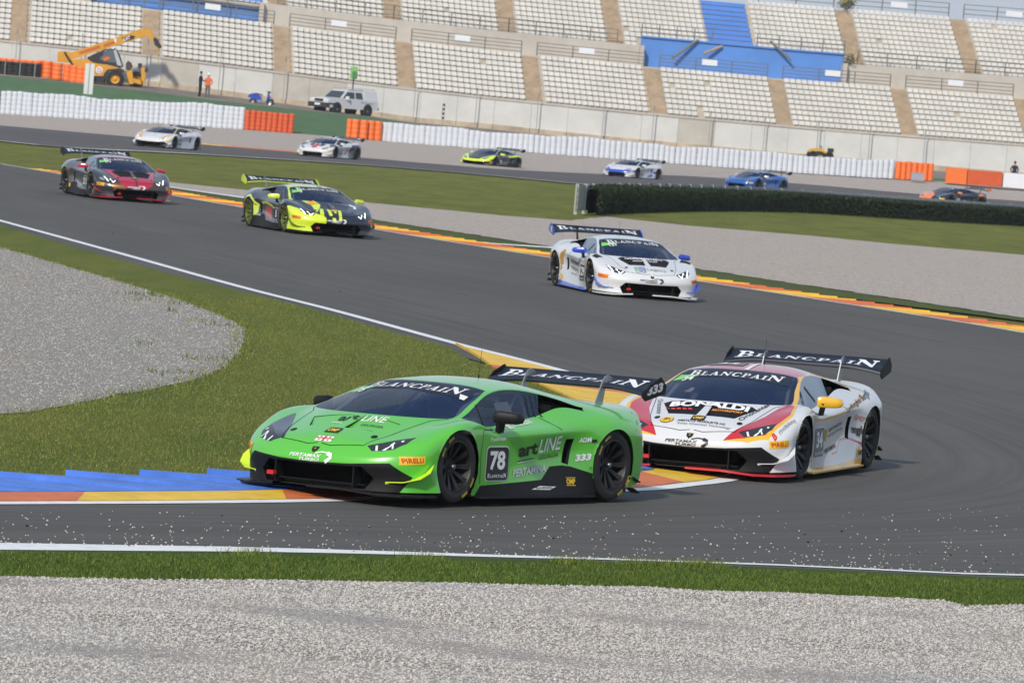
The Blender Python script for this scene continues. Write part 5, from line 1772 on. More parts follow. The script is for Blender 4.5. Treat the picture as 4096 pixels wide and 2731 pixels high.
def deco_129(e, S, wg):
    shield(e, S); pertamax(e, S, M_KPRINT)
    for i in range(3):
        for k, m_ in ((0, M_GRNP), (1, M_BLUEP)):
            for q in (0, 1): S.patch('sponsor_knot', e, m_, band(disc(1.895 + i * .065, -.25 + q * .11, .030, .045, 12) + [disc(1.895 + i * .065, -.25 + q * .11, .030, .045, 12)[0]], .012) if k == q else disc(1.895 + i * .065, -.20 + q * .1, .010, .015, 8), 'top', 1, .006 + .001 * k, .3)
    S.text(e, M_GREY, 'Legacy', (1.985, -.06), (1.985, .31), .085, 'top', 1, .006, bold=-.005)
    S.text(e, M_WHITE, 'NORDERSTEDT', (1.50, -.37), (1.49, .36), .05, 'top', 1, .008, bold=.03)
    S.text(e, M_WHITE, 'PADDOCK SPORT', (1.58, -.24), (1.57, .24), .04, 'top', 1, .008, bold=.02)
    S.text(e, M_WHITE, '129', (-.50, .888), (-.36, .912), .042, 'front', 1, .007, bold=.02, name='race_number')
    number_board(e, S, '129', -1)
    S.text(e, M_KPRINT, 'HOTMOTORSPORT', (-.40, .50), (.30, .46), .07, 'side', -1, .006, bold=.02)
    S.text(e, M_GREY, 'ingenierie', (-.35, .40), (.25, .36), .05, 'side', -1, .006, bold=.01)
    S.text(e, M_GREY, 'automotive parts', (-.30, .29), (.20, .27), .04, 'side', -1, .006, bold=0)
    S.patch('sticker', e, M_GOLD, [(-.76, .70), (-.84, .72), (-.99, .62), (-1.02, .50), (-.93, .42), (-.83, .44), (-.86, .55)], 'side', -1, .006)
    S.patch('sticker', e, M_BLUEP, disc(-.93, .375, .05, .05), 'side', -1, .005); S.patch('sticker', e, M_PYEL, disc(-.93, .375, .03, .03), 'side', -1, .008)
    S.patch('sticker', e, M_PYEL, [(-.90, .15), (-.78, .15), (-.78, .25), (-.90, .25)], 'side', -1, .006)
    S.patch('window_slot', e, M_BLACK, band([(.40, .90), (.22, .75)], .035), 'side', -1, .004)
    Surf([endplate_mesh(-1, PBLUE)]).text(wg, M_WHITE, 'E', (-2.15, 1.0), (-2.03, 1.0), .09, 'side', -1, .004, bold=.03)
SP129 = dict(mats=[PWH, M_BLACK, PBLUE], mouth='hex', sill=None, vent=1, canard=PBLUE, mirror=PBLUE, endplate=PBLUE, skirt=PBLUE, who='white and blue car', lit=True, dark_support=True,
             deco=deco_129, side_glass=M_SFILM, tyre_sticker=M_ORG, split=PWH,
             livery=[('top', [(1.46, .03), (1.38, .43), (1.42, .50), (1.76, .36), (1.79, .05)], 1),
                     ('top', [(1.31, .96), (1.08, .82), (1.30, .735), (1.43, .90)], 1),
                     ('side', [(.93, .03), (.93, .085), (-.2, .11), (-1.06, .14), (-1.2, .03)], 2)])

def deco_5(e, S, wg):
    pertamax(e, S, M_WHITE)
    number_board(e, S, '5', -1)
    S.text(e, M_ORG, 'M3C', (1.55, -.46), (1.50, -.28), .16, 'top', 1, .006, bold=.05)
    S.text(e, M_WHITE, 'LEIPERT', (-.80, .28), (-.55, .27), .04, 'side', -1, .006)
    S.text(e, M_WHITE, '5', (-.47, .895), (-.43, .902), .04, 'front', 1, .007, bold=.02, name='race_number')
    S.patch('sticker', e, M_WHITE, [(1.35, .52), (1.40, .66), (1.62, .60), (1.60, .55), (1.47, .58), (1.45, .50)], 'top', 1, .006)
    S.patch('sticker', e, M_PYEL, [(1.92, -.07), (1.92, .08), (1.86, .08), (1.86, -.07)], 'top', 1, .006)
SP5 = dict(mats=[PNAVY, M_BLACK, PFLUO, PRED], mouth='hex', sill=1, canard=PGREY, mirror=PFLUO, endplate=PFLUO, wing_edge=PFLUO, who='black and fluorescent yellow car', lit=True, deco=deco_5, tyre_sticker=M_ORG,
           rim=mat('rim_two_tone', (.12, .15, .02), .35, metal=.2),
           livery=[('top', [(1.50, .99), (1.75, .79), (1.99, .71), (2.03, .47), (2.09, .40), (2.14, .26), (2.3, .26), (2.3, .99)], 2, (-1,)),
                   ('front', [(.255, .42), (.26, .28), (.50, .29), (.59, .20), (.535, .085), (.535, .05), (1.02, .05), (1.02, .50), (.46, .50)], 2, (-1,)),
                   ('side', [(1.50, .05), (1.50, .44), (1.60, .56), (1.95, .56), (2.1, .05)], 2, (-1,)),
                   ('top', [(1.22, .60), (1.36, .31), (1.55, .22), (1.75, .30), (1.97, .42), (1.93, .45), (1.60, .44)], 2, (-1,)),
                   ('top', [(1.80, .315), (1.81, .24), (2.10, .29), (2.10, .385)], 2, (-1,)),
                   ('top', [(1.82, .16), (1.86, .085), (2.10, .09), (2.10, .165)], 2, (-1,)),
                   ('top', [(1.49, -.02), (1.49, .03), (1.76, .0), (1.76, -.04)], 2, (1,)), ('top', [(1.60, .02), (1.60, .06), (2.0, .03), (2.0, -.02)], 2, (1,)),
                   ('top', [(1.85, .10), (1.85, .17), (2.19, .11), (2.19, .04)], 2, (1,)), ('top', [(2.14, -.11), (2.14, -.03), (2.20, -.03), (2.20, -.11)], 2, (1,)),
                   ('top', [(1.17, .745), (.36, .592), (.34, .65), (1.06, .81)], 2, (-1,)),
                   ('top', [(.47, -.62), (.47, .03), (.0, .15), (.05, -.60)], 2, (1,)), ('top', [(.48, .18), (.48, .28), (.1, .32), (.1, .24)], 2, (1,)),
                   ('side', [(-.20, .55), (.24, .48), (.29, .21), (-.35, .37)], 3, (-1,)),
                   ('side', band([(-1.62, .40), (-1.58, .55), (-1.45, .68), (-1.25, .71), (-1.05, .62), (-.95, .56), (-.72, .50)], .05), 2, (-1,)),
                   ('side', band([(-.98, .58), (-.965, .35), (-.96, .12), (.3, .085)], .03), 2, (-1,)),
                   ('side', band([(-.55, .58), (-.15, .60), (.30, .53), (.42, .50)], .05), 2, (-1,))])

def deco_212(e, S, wg):
    pertamax(e, S, M_WHITE); omp_strip(e, S)
    number_board(e, S, '212', -1)
    S.text(e, M_WHITE, '212', (-.50, .888), (-.36, .912), .042, 'front', 1, .007, bold=.02, name='race_number')
    S.text(e, M_SILVER, 'LIQUI', (1.80, -.89), (1.92, -.80), .04, 'top', 1, .006, bold=.03)
    S.text(e, M_SILVER, 'PERTAMINA', (-.25, .30), (.35, .25), .05, 'side', -1, .006, bold=.02)
    S.patch('sticker', e, M_PYEL, [(-.90, .18), (-.80, .18), (-.80, .27), (-.90, .27)], 'side', -1, .006)
    S.patch('window_slot', e, M_BLACK, band([(.40, .90), (.22, .75)], .035), 'side', -1, .004)
SP212 = dict(mats=[PGREY, M_BLACK, PRED2, PBRZ, PCOP], mouth='hex', sill=1, vent=1, canard=PRED2, mirror=PRED, who='dark bronze and red car', lit=True, deco=deco_212, side_glass=M_SFILM, split=PRED2,
             livery=[('top', [(1.24, .60), (1.45, .60), (2.12, .41), (2.17, .33), (2.3, .50), (2.16, .62), (2.05, .70), (1.52, .81), (1.22, .74)], 3),
                     ('front', [(.27, .40), (.29, .28), (.50, .29), (.55, .22), (.64, .36), (.55, .42)], 4, (-1,)),
                     ('top', [(1.20, .69), (1.40, .39), (1.42, .02), (2.3, .02), (2.3, .27), (2.18, .30), (2.12, .41), (1.86, .50)], 2),
                     ('top', [(1.45, .03), (1.38, .40), (1.45, .51), (1.82, .36), (1.83, .05)], 1),
                     ('top', [(.44, -.60), (.44, .60), (.0, .58), (.0, -.58)], 2, (1,)),
                     ('side', [(-.72, .58), (-1.0, .80), (-1.9, .80), (-1.95, .2), (-.80, .2), (-.66, .35)], 3)])

def far_deco(num):
    def f(e, S, wg):
        S.patch('number_board', e, M_GREY, rrect(.43, .22, .81, .50, .04), 'side', 1, .006, .2)
        S.text(e, M_WHITE, num, (.74, .30), (.50, .30), .15, 'side', 1, .012, bold=.04, name='race_number')
    return f
SPF1 = dict(mats=[PWH, M_BLACK, PYEL], mouth='wide', sill=None, mirror=PWH, canard=PWH, lit=True, deco=far_deco('24'), who='', 
            livery=[('top', [(2.05, .45), (1.58, .60), (1.12, .745), (1.06, .80), (1.46, .84), (1.74, .80)], 2), ('top', [(1.135, .742), (.36, .592), (.34, .65), (1.04, .81)], 2), ('top', [(.44, -.64), (.44, .64), (.2, .61), (.2, -.61)], 2, (1,))])
SPF2 = dict(mats=[PWH, M_BLACK, PGREY, PRED], mouth='hex', sill=None, mirror=PWH, canard=PWH, deco=far_deco('7'), who='',
            livery=[('top', [(2.08, .0), (2.0, .16), (1.45, .10), (1.45, .0)], 3), ('side', [(-.3, .3), (-.8, .75), (-2.1, .8), (-2.1, .05), (-.4, .05)], 2), ('side', [(.4, .25), (-.35, .52), (-.5, .50), (.0, .2)], 3),
                    ('top', [(1.75, .80), (1.3, .60), (1.15, .75), (1.3, .98), (1.5, .98)], 2), ('top', [(1.7, .12), (1.4, .2), (1.42, .45), (1.72, .35)], 2)])
SPF3 = dict(mats=[PGREY, M_BLACK, PFLUO, PBLUE], mouth='wide', sill=1, mirror=PFLUO, canard=PFLUO, deco=far_deco('10'), who='',
            livery=[('top', [(2.1, .35), (1.7, .60), (1.3, .80), (1.35, .99), (1.7, .99), (2.05, .80)], 2), ('front', [(-.8, .44), (.8, .44), (.8, .34), (0, .30), (-.8, .34)], 2, (1,)), ('top', [(1.0, .76), (.3, .60), (.1, .66), (1.0, .82)], 2),
                    ('side', band([(-.3, .66), (-.9, .70), (-1.3, .76), (-1.7, .70)], .10), 2)])
SPF4 = dict(mats=[PWH, M_BLACK, PBLUE], mouth='hex', sill=None, mirror=PWH, canard=PWH, deco=far_deco('18'), who='',
            livery=[('front', [(-1.0, .46), (1.0, .46), (1.0, .33), (.45, .30), (.4, .15), (-.4, .15), (-.45, .30), (-1.0, .33)], 2, (1,)), ('side', [(2.1, .36), (2.1, .47), (1.4, .50), (1.4, .40)], 2), ('side', [(.1, .12), (-.5, .32), (-.7, .28), (-.6, .12)], 2)])
SPF5 = dict(mats=[PBLUE2, M_BLACK, PNAVY], mouth='hex', sill=None, mirror=PWH, canard=PBLUE2, deco=far_deco('4'), who='', livery=[('top', [(1.8, .05), (1.4, .05), (1.4, .45), (1.78, .35)], 2)])
SPF6 = dict(mats=[PNAVY, M_BLACK, PORG, PRED2], mouth='hex', sill=1, mirror=PORG, canard=PORG, endplate=PORG, deco=far_deco('11'), who='',
            livery=[('top', [(2.3, -.9), (2.3, .25), (1.9, .25), (1.3, -.35), (1.3, -.9)], 2, (1,)), ('side', band([(-.1, .12), (-.5, .16), (-.9, .2)], .09), 2), ('side', [(-1.2, .60), (-1.1, .75), (-1.5, .80), (-1.7, .62), (-1.5, .70)], 2)])
SPF7 = dict(mats=[PMINT, M_BLACK, PORG], mouth='hex', sill=1, mirror=PORG, canard=PORG, deco=far_deco('9'), who='', livery=[])
def gz(x, y): return (x, y, terr(y))
CARS = [
 ('race_car', 'vivid green race car with black wing riding the blue kerb, race number 78', SP78, (-.4868, 52.7537, 0), -2.1441, -.0082, .0247, True),
 ('race_car', 'white race car with red fenders, yellow lines and yellow mirror, race number 34', SP34, (2.5592, 60.2027, 0), -1.8934, .0061, .0212, True),
 ('race_car', 'white race car with blue mirrors and black bonnet vents, race number 129', SP129, (1.9529, 108.2056, 0), -1.3224, .004, .003, True),
 ('race_car', 'black race car with fluorescent yellow half nose and yellow wing ends, race number 5', SP5, (-4.8614, 130.3586, 0), -1.2123, 0, 0, True),
 ('race_car', 'dark bronze race car with crimson bonnet and red mirrors', SP212, (-10.3512, 145.7825, 0), -1.2375, 0, 0, True),
 ('race_car', 'white race car with yellow pillars and lit headlamps on the far straight', SPF1, gz(-17.4893, 280.4183), -1.9397, 0, 0, False),
 ('race_car', 'white and dark grey race car with red nose mark beside the orange tyre stack', SPF2, gz(-10.3634, 302.7951), -1.982, 0, 0, False),
 ('race_car', 'dark grey race car with lime fenders on the far straight', SPF3, gz(-2.0057, 330.339), -2.0732, 0, 0, False),
 ('race_car', 'white race car with blue band across its nose before the white tyre wall', SPF4, gz(6.2664, 337.7651), -2.0702, 0, 0, False),
 ('race_car', 'all blue race car passing behind the hedge', SPF5, gz(13.1666, 328.9981), -2.1825, 0, 0, False),
 ('race_car', 'black race car with orange nose passing behind the hedge', SPF6, gz(24.4, 329.0), -2.352, 0, 0, False),
 ('race_car', 'pale green race car following the black and orange one behind the hedge', SPF7, gz(30.8, 331.0), -2.40, 0, 0, False),
]
for n_, lb, sp_, lo, yw, tp_, tr_, nr in CARS: make_car(n_, lb, sp_, lo, yw, tp_, tr_, nr)
# ================================================================== vehicles, people and furniture on the far side
M_CATY = mat('machine_yellow', (.62, .30, .02), .45, var=.06)
M_DK = mat('machine_black', (.02, .02, .022), .6)
M_GLZ = mat('cab_glass', (.10, .13, .15), .06)
M_CHROME = mat('bare_steel', (.5, .5, .5), .3, metal=.9)
M_WCAR = mat('white_truck_paint', (.66, .67, .69), .35, coat=.4)
M_DGREY = mat('dark_plastic', (.035, .035, .04), .6)
M_LAMPW = mat('headlamp_clear', (.7, .72, .70), .15)
M_SBLUE = mat('scooter_blue', (.02, .06, .42), .3, coat=.5)
M_SKIN = mat('skin', (.42, .25, .17), .6)
M_HAIR = mat('hair_dark', (.03, .022, .015), .8)
M_OVER = mat('overalls_black', (.015, .016, .022), .85)
M_JORG = mat('jacket_orange', (.72, .13, .03), .8)
M_TGREY = mat('trousers_grey', (.11, .10, .105), .85)
M_SHOE = mat('shoe_dark', (.03, .03, .03), .7)
M_PINK = mat('sticker_pink', (.70, .25, .25), .5)

def z36(x, y): return (x / 3.36, y / 3.36)
def flat(px, Y0, Y1, f, parent, name, m, org):
    """solid with an outline seen from the circuit, from depth Y0 to Y1"""
    p = [A(*f(*q), Y0) - org for q in px]
    return MB().prism(p, (0, Y1 - Y0, 0)).build(name, m, parent)
def tyre_wheel(parent, c, r, w, rimm, axis='Y', name='wheel', rz=0.0):
    e = empty(name, c, rz); e.parent = parent
    rot = Matrix.Rotation(R(90), 4, 'X')
    MB().lathe([(r * .55, -w / 2), (r * .9, -w / 2), (r, -w * .3), (r, w * .3), (r * .9, w / 2), (r * .55, w / 2), (r * .52, w * .3)], 24, rot, cap=False).build('tyre', M_RUBBER, e, 40)
    MB().lathe([(r * .55, w * .35), (r * .5, w * .30), (r * .3, w * .15), (r * .16, w * .22), (r * .14, w * .4), (.001, w * .4)], 20, rot, cap=False).build('rim', rimm, e, 40)
    return e
YT = 399.0
org = A(*z36(1545, 1178), YT)
cr = empty('telehandler', org, 0, label='yellow telescopic crane with raised boom parked before the concrete wall', cat='crane')
ch = flat([(950, 805), (1160, 790), (1250, 850), (1450, 875), (1600, 915), (1660, 960), (1430, 955), (1380, 1030), (1240, 1000), (1110, 930), (1000, 890)], YT - 1.0, YT + 1.0, z36, cr, 'chassis', M_CATY, org)
bm_ = flat([(775, 700), (870, 690), (960, 712), (1640, 478), (1870, 398), (1895, 505), (1700, 570), (960, 800), (940, 850), (770, 835)], YT + .15, YT + .65, z36, cr, 'boom', M_CATY, org)
flat([(1630, 512), (1755, 478), (1815, 488), (1800, 525), (1690, 560)], YT + .135, YT + .148, z36, bm_, 'boom_decal', M_DK, org)
p0_, p1_ = A(*z36(1665, 555), YT + .12) - org, A(*z36(1755, 522), YT + .12) - org
V_, F_, w_ = font_word('CAT', .03)
d_ = (p1_ - p0_); n_ = Vector((-d_.z, 0, d_.x)).normalized() * .20
me = bpy.data.meshes.new('lettering'); me.from_pydata([tuple(p0_ + d_ * (u / w_) + n_ * v) for u, v in V_], [], F_); me.materials.append(M_WHITE); link('lettering', me, bm_)
for a, b in (((1060, 700), (1340, 610)), ((1390, 600), (1540, 550))):
    flat([a, b, (b[0] + 8, b[1] + 38), (a[0] + 8, a[1] + 38)], YT + .135, YT + .148, z36, bm_, 'boom_decal', mat('faded_red_print', (.50, .12, .03), .6), org)
flat([(1530, 520), (1565, 525), (1560, 580), (1545, 575)], YT + .13, YT + .146, z36, bm_, 'boom_decal', M_SIGN, org)
flat([(1875, 396), (2010, 388), (2045, 450), (2070, 520), (2030, 555), (1990, 490), (1950, 480), (1893, 508)], YT + .2, YT + .6, z36, bm_, 'boom_head', M_CATY, org)
flat([(2058, 498), (2110, 520), (2150, 590), (2178, 638), (2140, 655), (2085, 615), (2065, 560)], YT + .25, YT + .55, z36, bm_, 'jib', M_DK, org)
MB().bar(A(*z36(2132, 650), YT + .4) - org, A(*z36(2125, 880), YT + .4) - org, .025, 6).build('hoist_rope', mat('rope_yellow', (.45, .35, .06), .8), cr)
MB().bar(A(*z36(868, 705), YT) - org, A(*z36(945, 830), YT) - org, .07, 8).bar(A(*z36(945, 830), YT) - org, A(*z36(1000, 890), YT) - org, .09, 8).build('hydraulic_ram', M_DK, cr)
MB().bar(A(*z36(1400, 750), YT - .3) - org, A(*z36(1545, 640), YT - .3) - org, .07, 8).build('hydraulic_ram', M_CHROME, cr)
flat([(1180, 770), (1260, 730), (1420, 665), (1300, 860), (1170, 800)], YT - .2, YT + .1, z36, cr, 'engine_cover', M_DK, org)
cab = flat([(1270, 862), (1330, 790), (1420, 690), (1480, 655), (1555, 665), (1600, 740), (1648, 900), (1560, 925), (1440, 870)], YT - .95, YT + .05, z36, cr, 'cab', M_DK, org)
flat([(1335, 795), (1425, 700), (1475, 670), (1520, 675), (1555, 800), (1560, 850), (1400, 830)], YT - .97, YT - .955, z36, cab, 'cab_window', M_GLZ, org)
flat([(1525, 675), (1560, 672), (1640, 890), (1575, 880)], YT - .98, YT - .96, z36, cab, 'cab_window', mat('cab_glass_bright', (.45, .47, .48), .1), org)
flat([(1375, 790), (1440, 760), (1490, 785), (1410, 825)], YT - .985, YT - .972, z36, cab, 'seat', M_JORG, org)
flat([(1385, 1075), (1400, 985), (1450, 935), (1600, 920), (1665, 960), (1640, 985), (1560, 950), (1470, 965), (1425, 1020), (1410, 1075)], YT - 1.15, YT - .65, z36, cr, 'mudguard', M_DK, org)
for wx, wy, dy in ((1548, 1066, -.95), (1015, 1010, -.95), (1830, 1075, .9)):
    tyre_wheel(cr, A(*z36(wx, wy), YT + dy) - org, .60, .45, M_CATY)
MB().lathe([(.001, .0), (.24, .0), (.24, .02), (.001, .02)], 20, Matrix.Translation(A(*z36(1335, 945), YT - 1.0) - org) @ Matrix.Rotation(R(90), 4, 'X'), cap=False).build('round_sticker', M_SIGN, cr)
MB().lathe([(.10, .0), (.15, .0), (.15, .035), (.10, .035)], 20, Matrix.Translation(A(*z36(1335, 945), YT - 1.02) - org) @ Matrix.Rotation(R(90), 4, 'X'), cap=False).build('round_sticker', M_PINK, cr)
flat([(1695, 960), (1775, 945), (1795, 1130), (1735, 1135)], YT - .9, YT - .5, z36, cr, 'outrigger', M_CATY, org)
flat([(1785, 1050), (1920, 1095), (1920, 1150), (1780, 1105)], YT - .8, YT - .4, z36, cr, 'outrigger', M_CATY, org)
o = flat([(1900, 910), (1960, 915), (1945, 1080), (1925, 1155), (1895, 1140)], YT - .8, YT - .4, z36, cr, 'outrigger', M_CATY, org)
flat([(1948, 918), (1985, 918), (1980, 975), (1945, 970)], YT - .85, YT - .45, z36, o, 'lamp_box', M_DK, org)
flat([(1690, 860), (1720, 820), (1760, 850), (1780, 900), (1730, 960), (1690, 930)], YT - .6, YT - .1, z36, cr, 'winch', mat('winch_brown', (.06, .045, .035), .7), org)
MB().bar(A(*z36(1868, 1010), YT) - org, A(*z36(1885, 905), YT) - org, .025, 6).box(A(*z36(1882, 885), YT) - org, (.28, .06, .32)).build('mirror', M_DK, cr)
flat([(1240, 1020), (1400, 1030), (1390, 1110), (1250, 1100)], YT - .9, YT + .8, z36, cr, 'fuel_tank', M_DK, org)

# orange tyre stacks, dark tyre cage and double board beside the crane
og2 = stack_mesh('tyre_stack', .36, 1.17, 4, M_OTYRE2, .08)
e = empty('tyre_barrier', A(*z36(820, 1080), 397.2), 0, label='row of stout orange tyre stacks in front of the crane', cat='tyre barrier')
for px, py, s_ in ((530, 1040, .8), (622, 1052, 1.0), (760, 1075, 1.05), (893, 1092, .8), (985, 1108, .85), (1075, 1120, 1.0), (1150, 1128, 1.0)):
    p = A(*z36(px, py), 397.2 + (px % 3) * .1)
    o = link('tyre_stack', og2, e); o.location = p - e.location; o.scale = (s_, s_, 1.0)
e = empty('tyre_cage', A(*z36(200, 1030), 397.0), 0, label='dark stacked tyres in a grey frame topped by orange tyres', cat='tyre barrier')
dk = stack_mesh('tyre_stack', .33, .92, 4, M_RUBBER, .10); ot = stack_mesh('tyre_stack', .33, .20, 1, M_OTYRE2, .10)
for k, px in enumerate(range(-90, 500, 88)):
    p = A(*z36(px + 44, 1000 + (px + 44) * .085), 397.0)
    o = link('tyre_stack', dk, e); o.location = p - e.location
    o = link('tyre_stack', ot, e); o.location = p - e.location + Vector((0, 0, .93))
for px in (-60, 62, 262, 462):
    p = A(*z36(px, 1000 + px * .085), 396.5) - e.location
    MB().bar(p, p + Vector((0, 0, .95)), .035, 6).build('frame_post', mat('galvanised', (.33, .34, .35), .5, metal=.4), e)
p = A(351, 383, 387.0)
e = empty('marker_board', p, 0, label='pair of upright white boards on a post behind the white tyre barrier', cat='sign')
for dx in (-.17, .17): MB().box((dx, 0, 1.12), (.27, .03, 2.05)).build('board', mat('board_white', (.60, .64, .60), .7), e)
MB().bar((0, .04, 0), (0, .04, 2.1), .04, 8).build('post', M_POST, e)
p = A(1768, 520, 391.0)
e = empty('marker_board', p, 0, label='narrow dark distance marker on a post above the white tyre barrier', cat='sign')
MB().box((0, 0, 1.25), (.16, .03, 1.05)).build('board', M_DK, e); MB().bar((0, .03, 0), (0, .03, .8), .03, 8).build('post', M_POST, e)
for k in range(3): MB().box((0, -.02, .95 + k * .3), (.09, .01, .12)).build('board_figure', M_SIGN, e)
p = A(1404, 440, 401.5)
e = empty('light_panel', p, 0, label='green marshal light panel on a pole behind the white pickup', cat='light panel')
MB().bar((0, 0, 0), (0, 0, 2.2), .045, 8).build('pole', M_DK, e)
MB().box((0, 0, 2.58), (.50, .10, .86)).build('panel_case', mat('panel_green', (.20, .42, .12), .6), e)
MB().box((.06, -.07, 2.44), (.34, .05, .5)).build('panel_lamp', mat('panel_dark_green', (.06, .20, .07), .4), e)

# ---------------------------------------------------------------- pickup truck
pk = empty('pickup_truck', A(1370, 461, 399.2), R(-132), label='white double cab pickup with canopy and dark front bumper', cat='pickup')
def prism_y(poly, w, w2=None):
    """side outline (x, z) spread to +-w, with the points above the belt drawn in to w2"""
    n = len(poly); V = []
    for sg in (1, -1):
        for x, z in poly: V.append((x, sg * (w if (w2 is None or z < 1.12) else w2), z))
    return V, [tuple(range(n)), tuple(range(2 * n - 1, n - 1, -1))] + [(i, (i + 1) % n, n + (i + 1) % n, n + i) for i in range(n)]
b = MB().add(*prism_y([(2.30, .48), (2.42, .60), (2.45, .95), (2.30, 1.06), (1.35, 1.16), (1.20, 1.18), (-2.55, 1.14), (-2.58, .55), (-2.40, .46)], .88))
pb = b.build('body', M_WCAR, pk)
cabn = MB().add(*prism_y([(1.20, 1.11), (.55, 1.66), (.30, 1.74), (-.95, 1.74), (-1.10, 1.66), (-1.22, 1.11)], .84, .70)).build('cabin', M_WCAR, pk)
cano = MB().add(*prism_y([(-1.24, 1.11), (-1.18, 1.76), (-1.10, 1.80), (-2.40, 1.80), (-2.55, 1.11)], .85, .76)).build('canopy', M_WCAR, pk)
MB().add([(1.16, .74, 1.16), (1.16, -.74, 1.16), (.60, -.64, 1.63), (.60, .64, 1.63)], [(0, 1, 2, 3)]).build('windscreen', mat('truck_glass', (.04, .055, .06), .06), cabn).location = (.02, 0, .02)
for sg in (1, -1):
    for x0, x1, x2, x3 in ((.95, .46, -.22, -.22), (-.34, -.34, -.98, -1.05)):
        q = [(x0, sg * .825, 1.18), (x1, sg * .72, 1.62), (x2, sg * .72, 1.62), (x3, sg * .825, 1.18)]
        MB().add([(x, y + sg * .015, z) for x, y, z in q], [(0, 1, 2, 3)]).build('side_window', MATS['truck_glass'], cabn)
    MB().add(*[[(.75, sg * .90, 1.10), (.62, sg * 1.08, 1.10), (.62, sg * 1.08, 1.32), (.75, sg * .90, 1.32), (.68, sg * .90, 1.10), (.55, sg * 1.06, 1.10), (.55, sg * 1.06, 1.32), (.68, sg * .90, 1.32)], [(0, 1, 2, 3), (7, 6, 5, 4), (0, 4, 5, 1), (1, 5, 6, 2), (2, 6, 7, 3)]]).build('mirror', M_WCAR, pk)
    MB().box((2.36, sg * .66, .93), (.14, .36, .20)).build('headlight', M_LAMPW, pk)
    MB().box((2.0, sg * .885, .74), (.62, .05, .10)).build('arch_trim', M_DGREY, pb); MB().box((-1.52, sg * .885, 1.0), (1.0, .06, .08), Matrix.Rotation(0, 3, 'Y')).build('arch_trim', M_WCAR, pb)
    for x in (1.52, -1.55):
        tyre_wheel(pk, (x, sg * .80, .39), .39, .26, mat('truck_rim', (.30, .31, .33), .4, metal=.5), rz=math.pi if sg > 0 else 0.0)
        MB().bar((x, sg * .60, .42), (x, sg * .885, .42), .47, 20).build('wheel_arch', M_DGREY, pb)
    for x in (.55, -.65): MB().box((x - .3, sg * .89, .98), (.16, .03, .04)).build('door_handle', M_DGREY, pb)
MB().box((2.46, 0, .95), (.06, .78, .17)).build('grille', M_DGREY, pk)
MB().box((2.44, 0, .62), (.24, 1.84, .34)).build('front_bumper', M_DGREY, pk)
MB().box((2.58, .0, .66), (.02, .52, .14)).build('number_plate', M_SIGN, pk)
MB().box((-2.62, 0, .58), (.14, 1.7, .16)).build('rear_bumper', M_DGREY, pk)
rk = MB()
for x in (.3, -.3, -.9, -1.5, -2.2): rk.bar((x, -.66, 1.90), (x, .66, 1.90), .02, 6)
for sg in (1, -1):
    rk.bar((.4, sg * .66, 1.90), (-2.3, sg * .66, 1.90), .02, 6)
    for x in (.3, -.9, -2.2): rk.bar((x, sg * .66, 1.72), (x, sg * .66, 1.90), .018, 6)
rk.build('roof_rack', mat('rack_grey', (.35, .36, .37), .5), pk)
# ---------------------------------------------------------------- scooter
sc = empty('scooter', A(1045, 423, 397.8), R(-14), label='blue motor scooter parked before the concrete wall', cat='scooter')
for x in (-.62, .64): tyre_wheel(sc, (x, 0, .25), .25, .12, M_CHROME)
S_ = lambda pts, w, n, m: MB().prism([(x, -w / 2, z) for x, z in pts], (0, w, 0)).build(n, m, sc)
S_([(-.98, .52), (-.86, .74), (-.40, .78), (-.10, .66), (-.05, .40), (-.30, .36), (-.70, .46)], .34, 'rear_body', M_SBLUE)
S_([(-.80, .76), (-.40, .84), (.02, .76), (.02, .70), (-.40, .76)], .28, 'seat', M_DK)
S_([(-.32, .40), (-.05, .44), (.0, .30), (.36, .30), (.34, .24), (-.20, .24)], .30, 'footboard', mat('scooter_pale_blue', (.15, .30, .45), .5))
S_([(.34, .26), (.44, .30), (.56, .62), (.50, .86), (.42, .86), (.44, .60)], .34, 'front_shield', M_SBLUE)
S_([(.48, .48), (.80, .52), (.86, .42), (.72, .50), (.50, .42)], .16, 'mudguard', M_SBLUE)
MB().bar((.58, 0, .28), (.42, 0, .98), .03, 8).bar((.40, -.30, 1.0), (.40, .30, 1.0), .022, 8).build('handlebar', M_DK, sc)
MB().box((.50, 0, .95), (.14, .20, .14)).build('headlight', M_DK, sc)
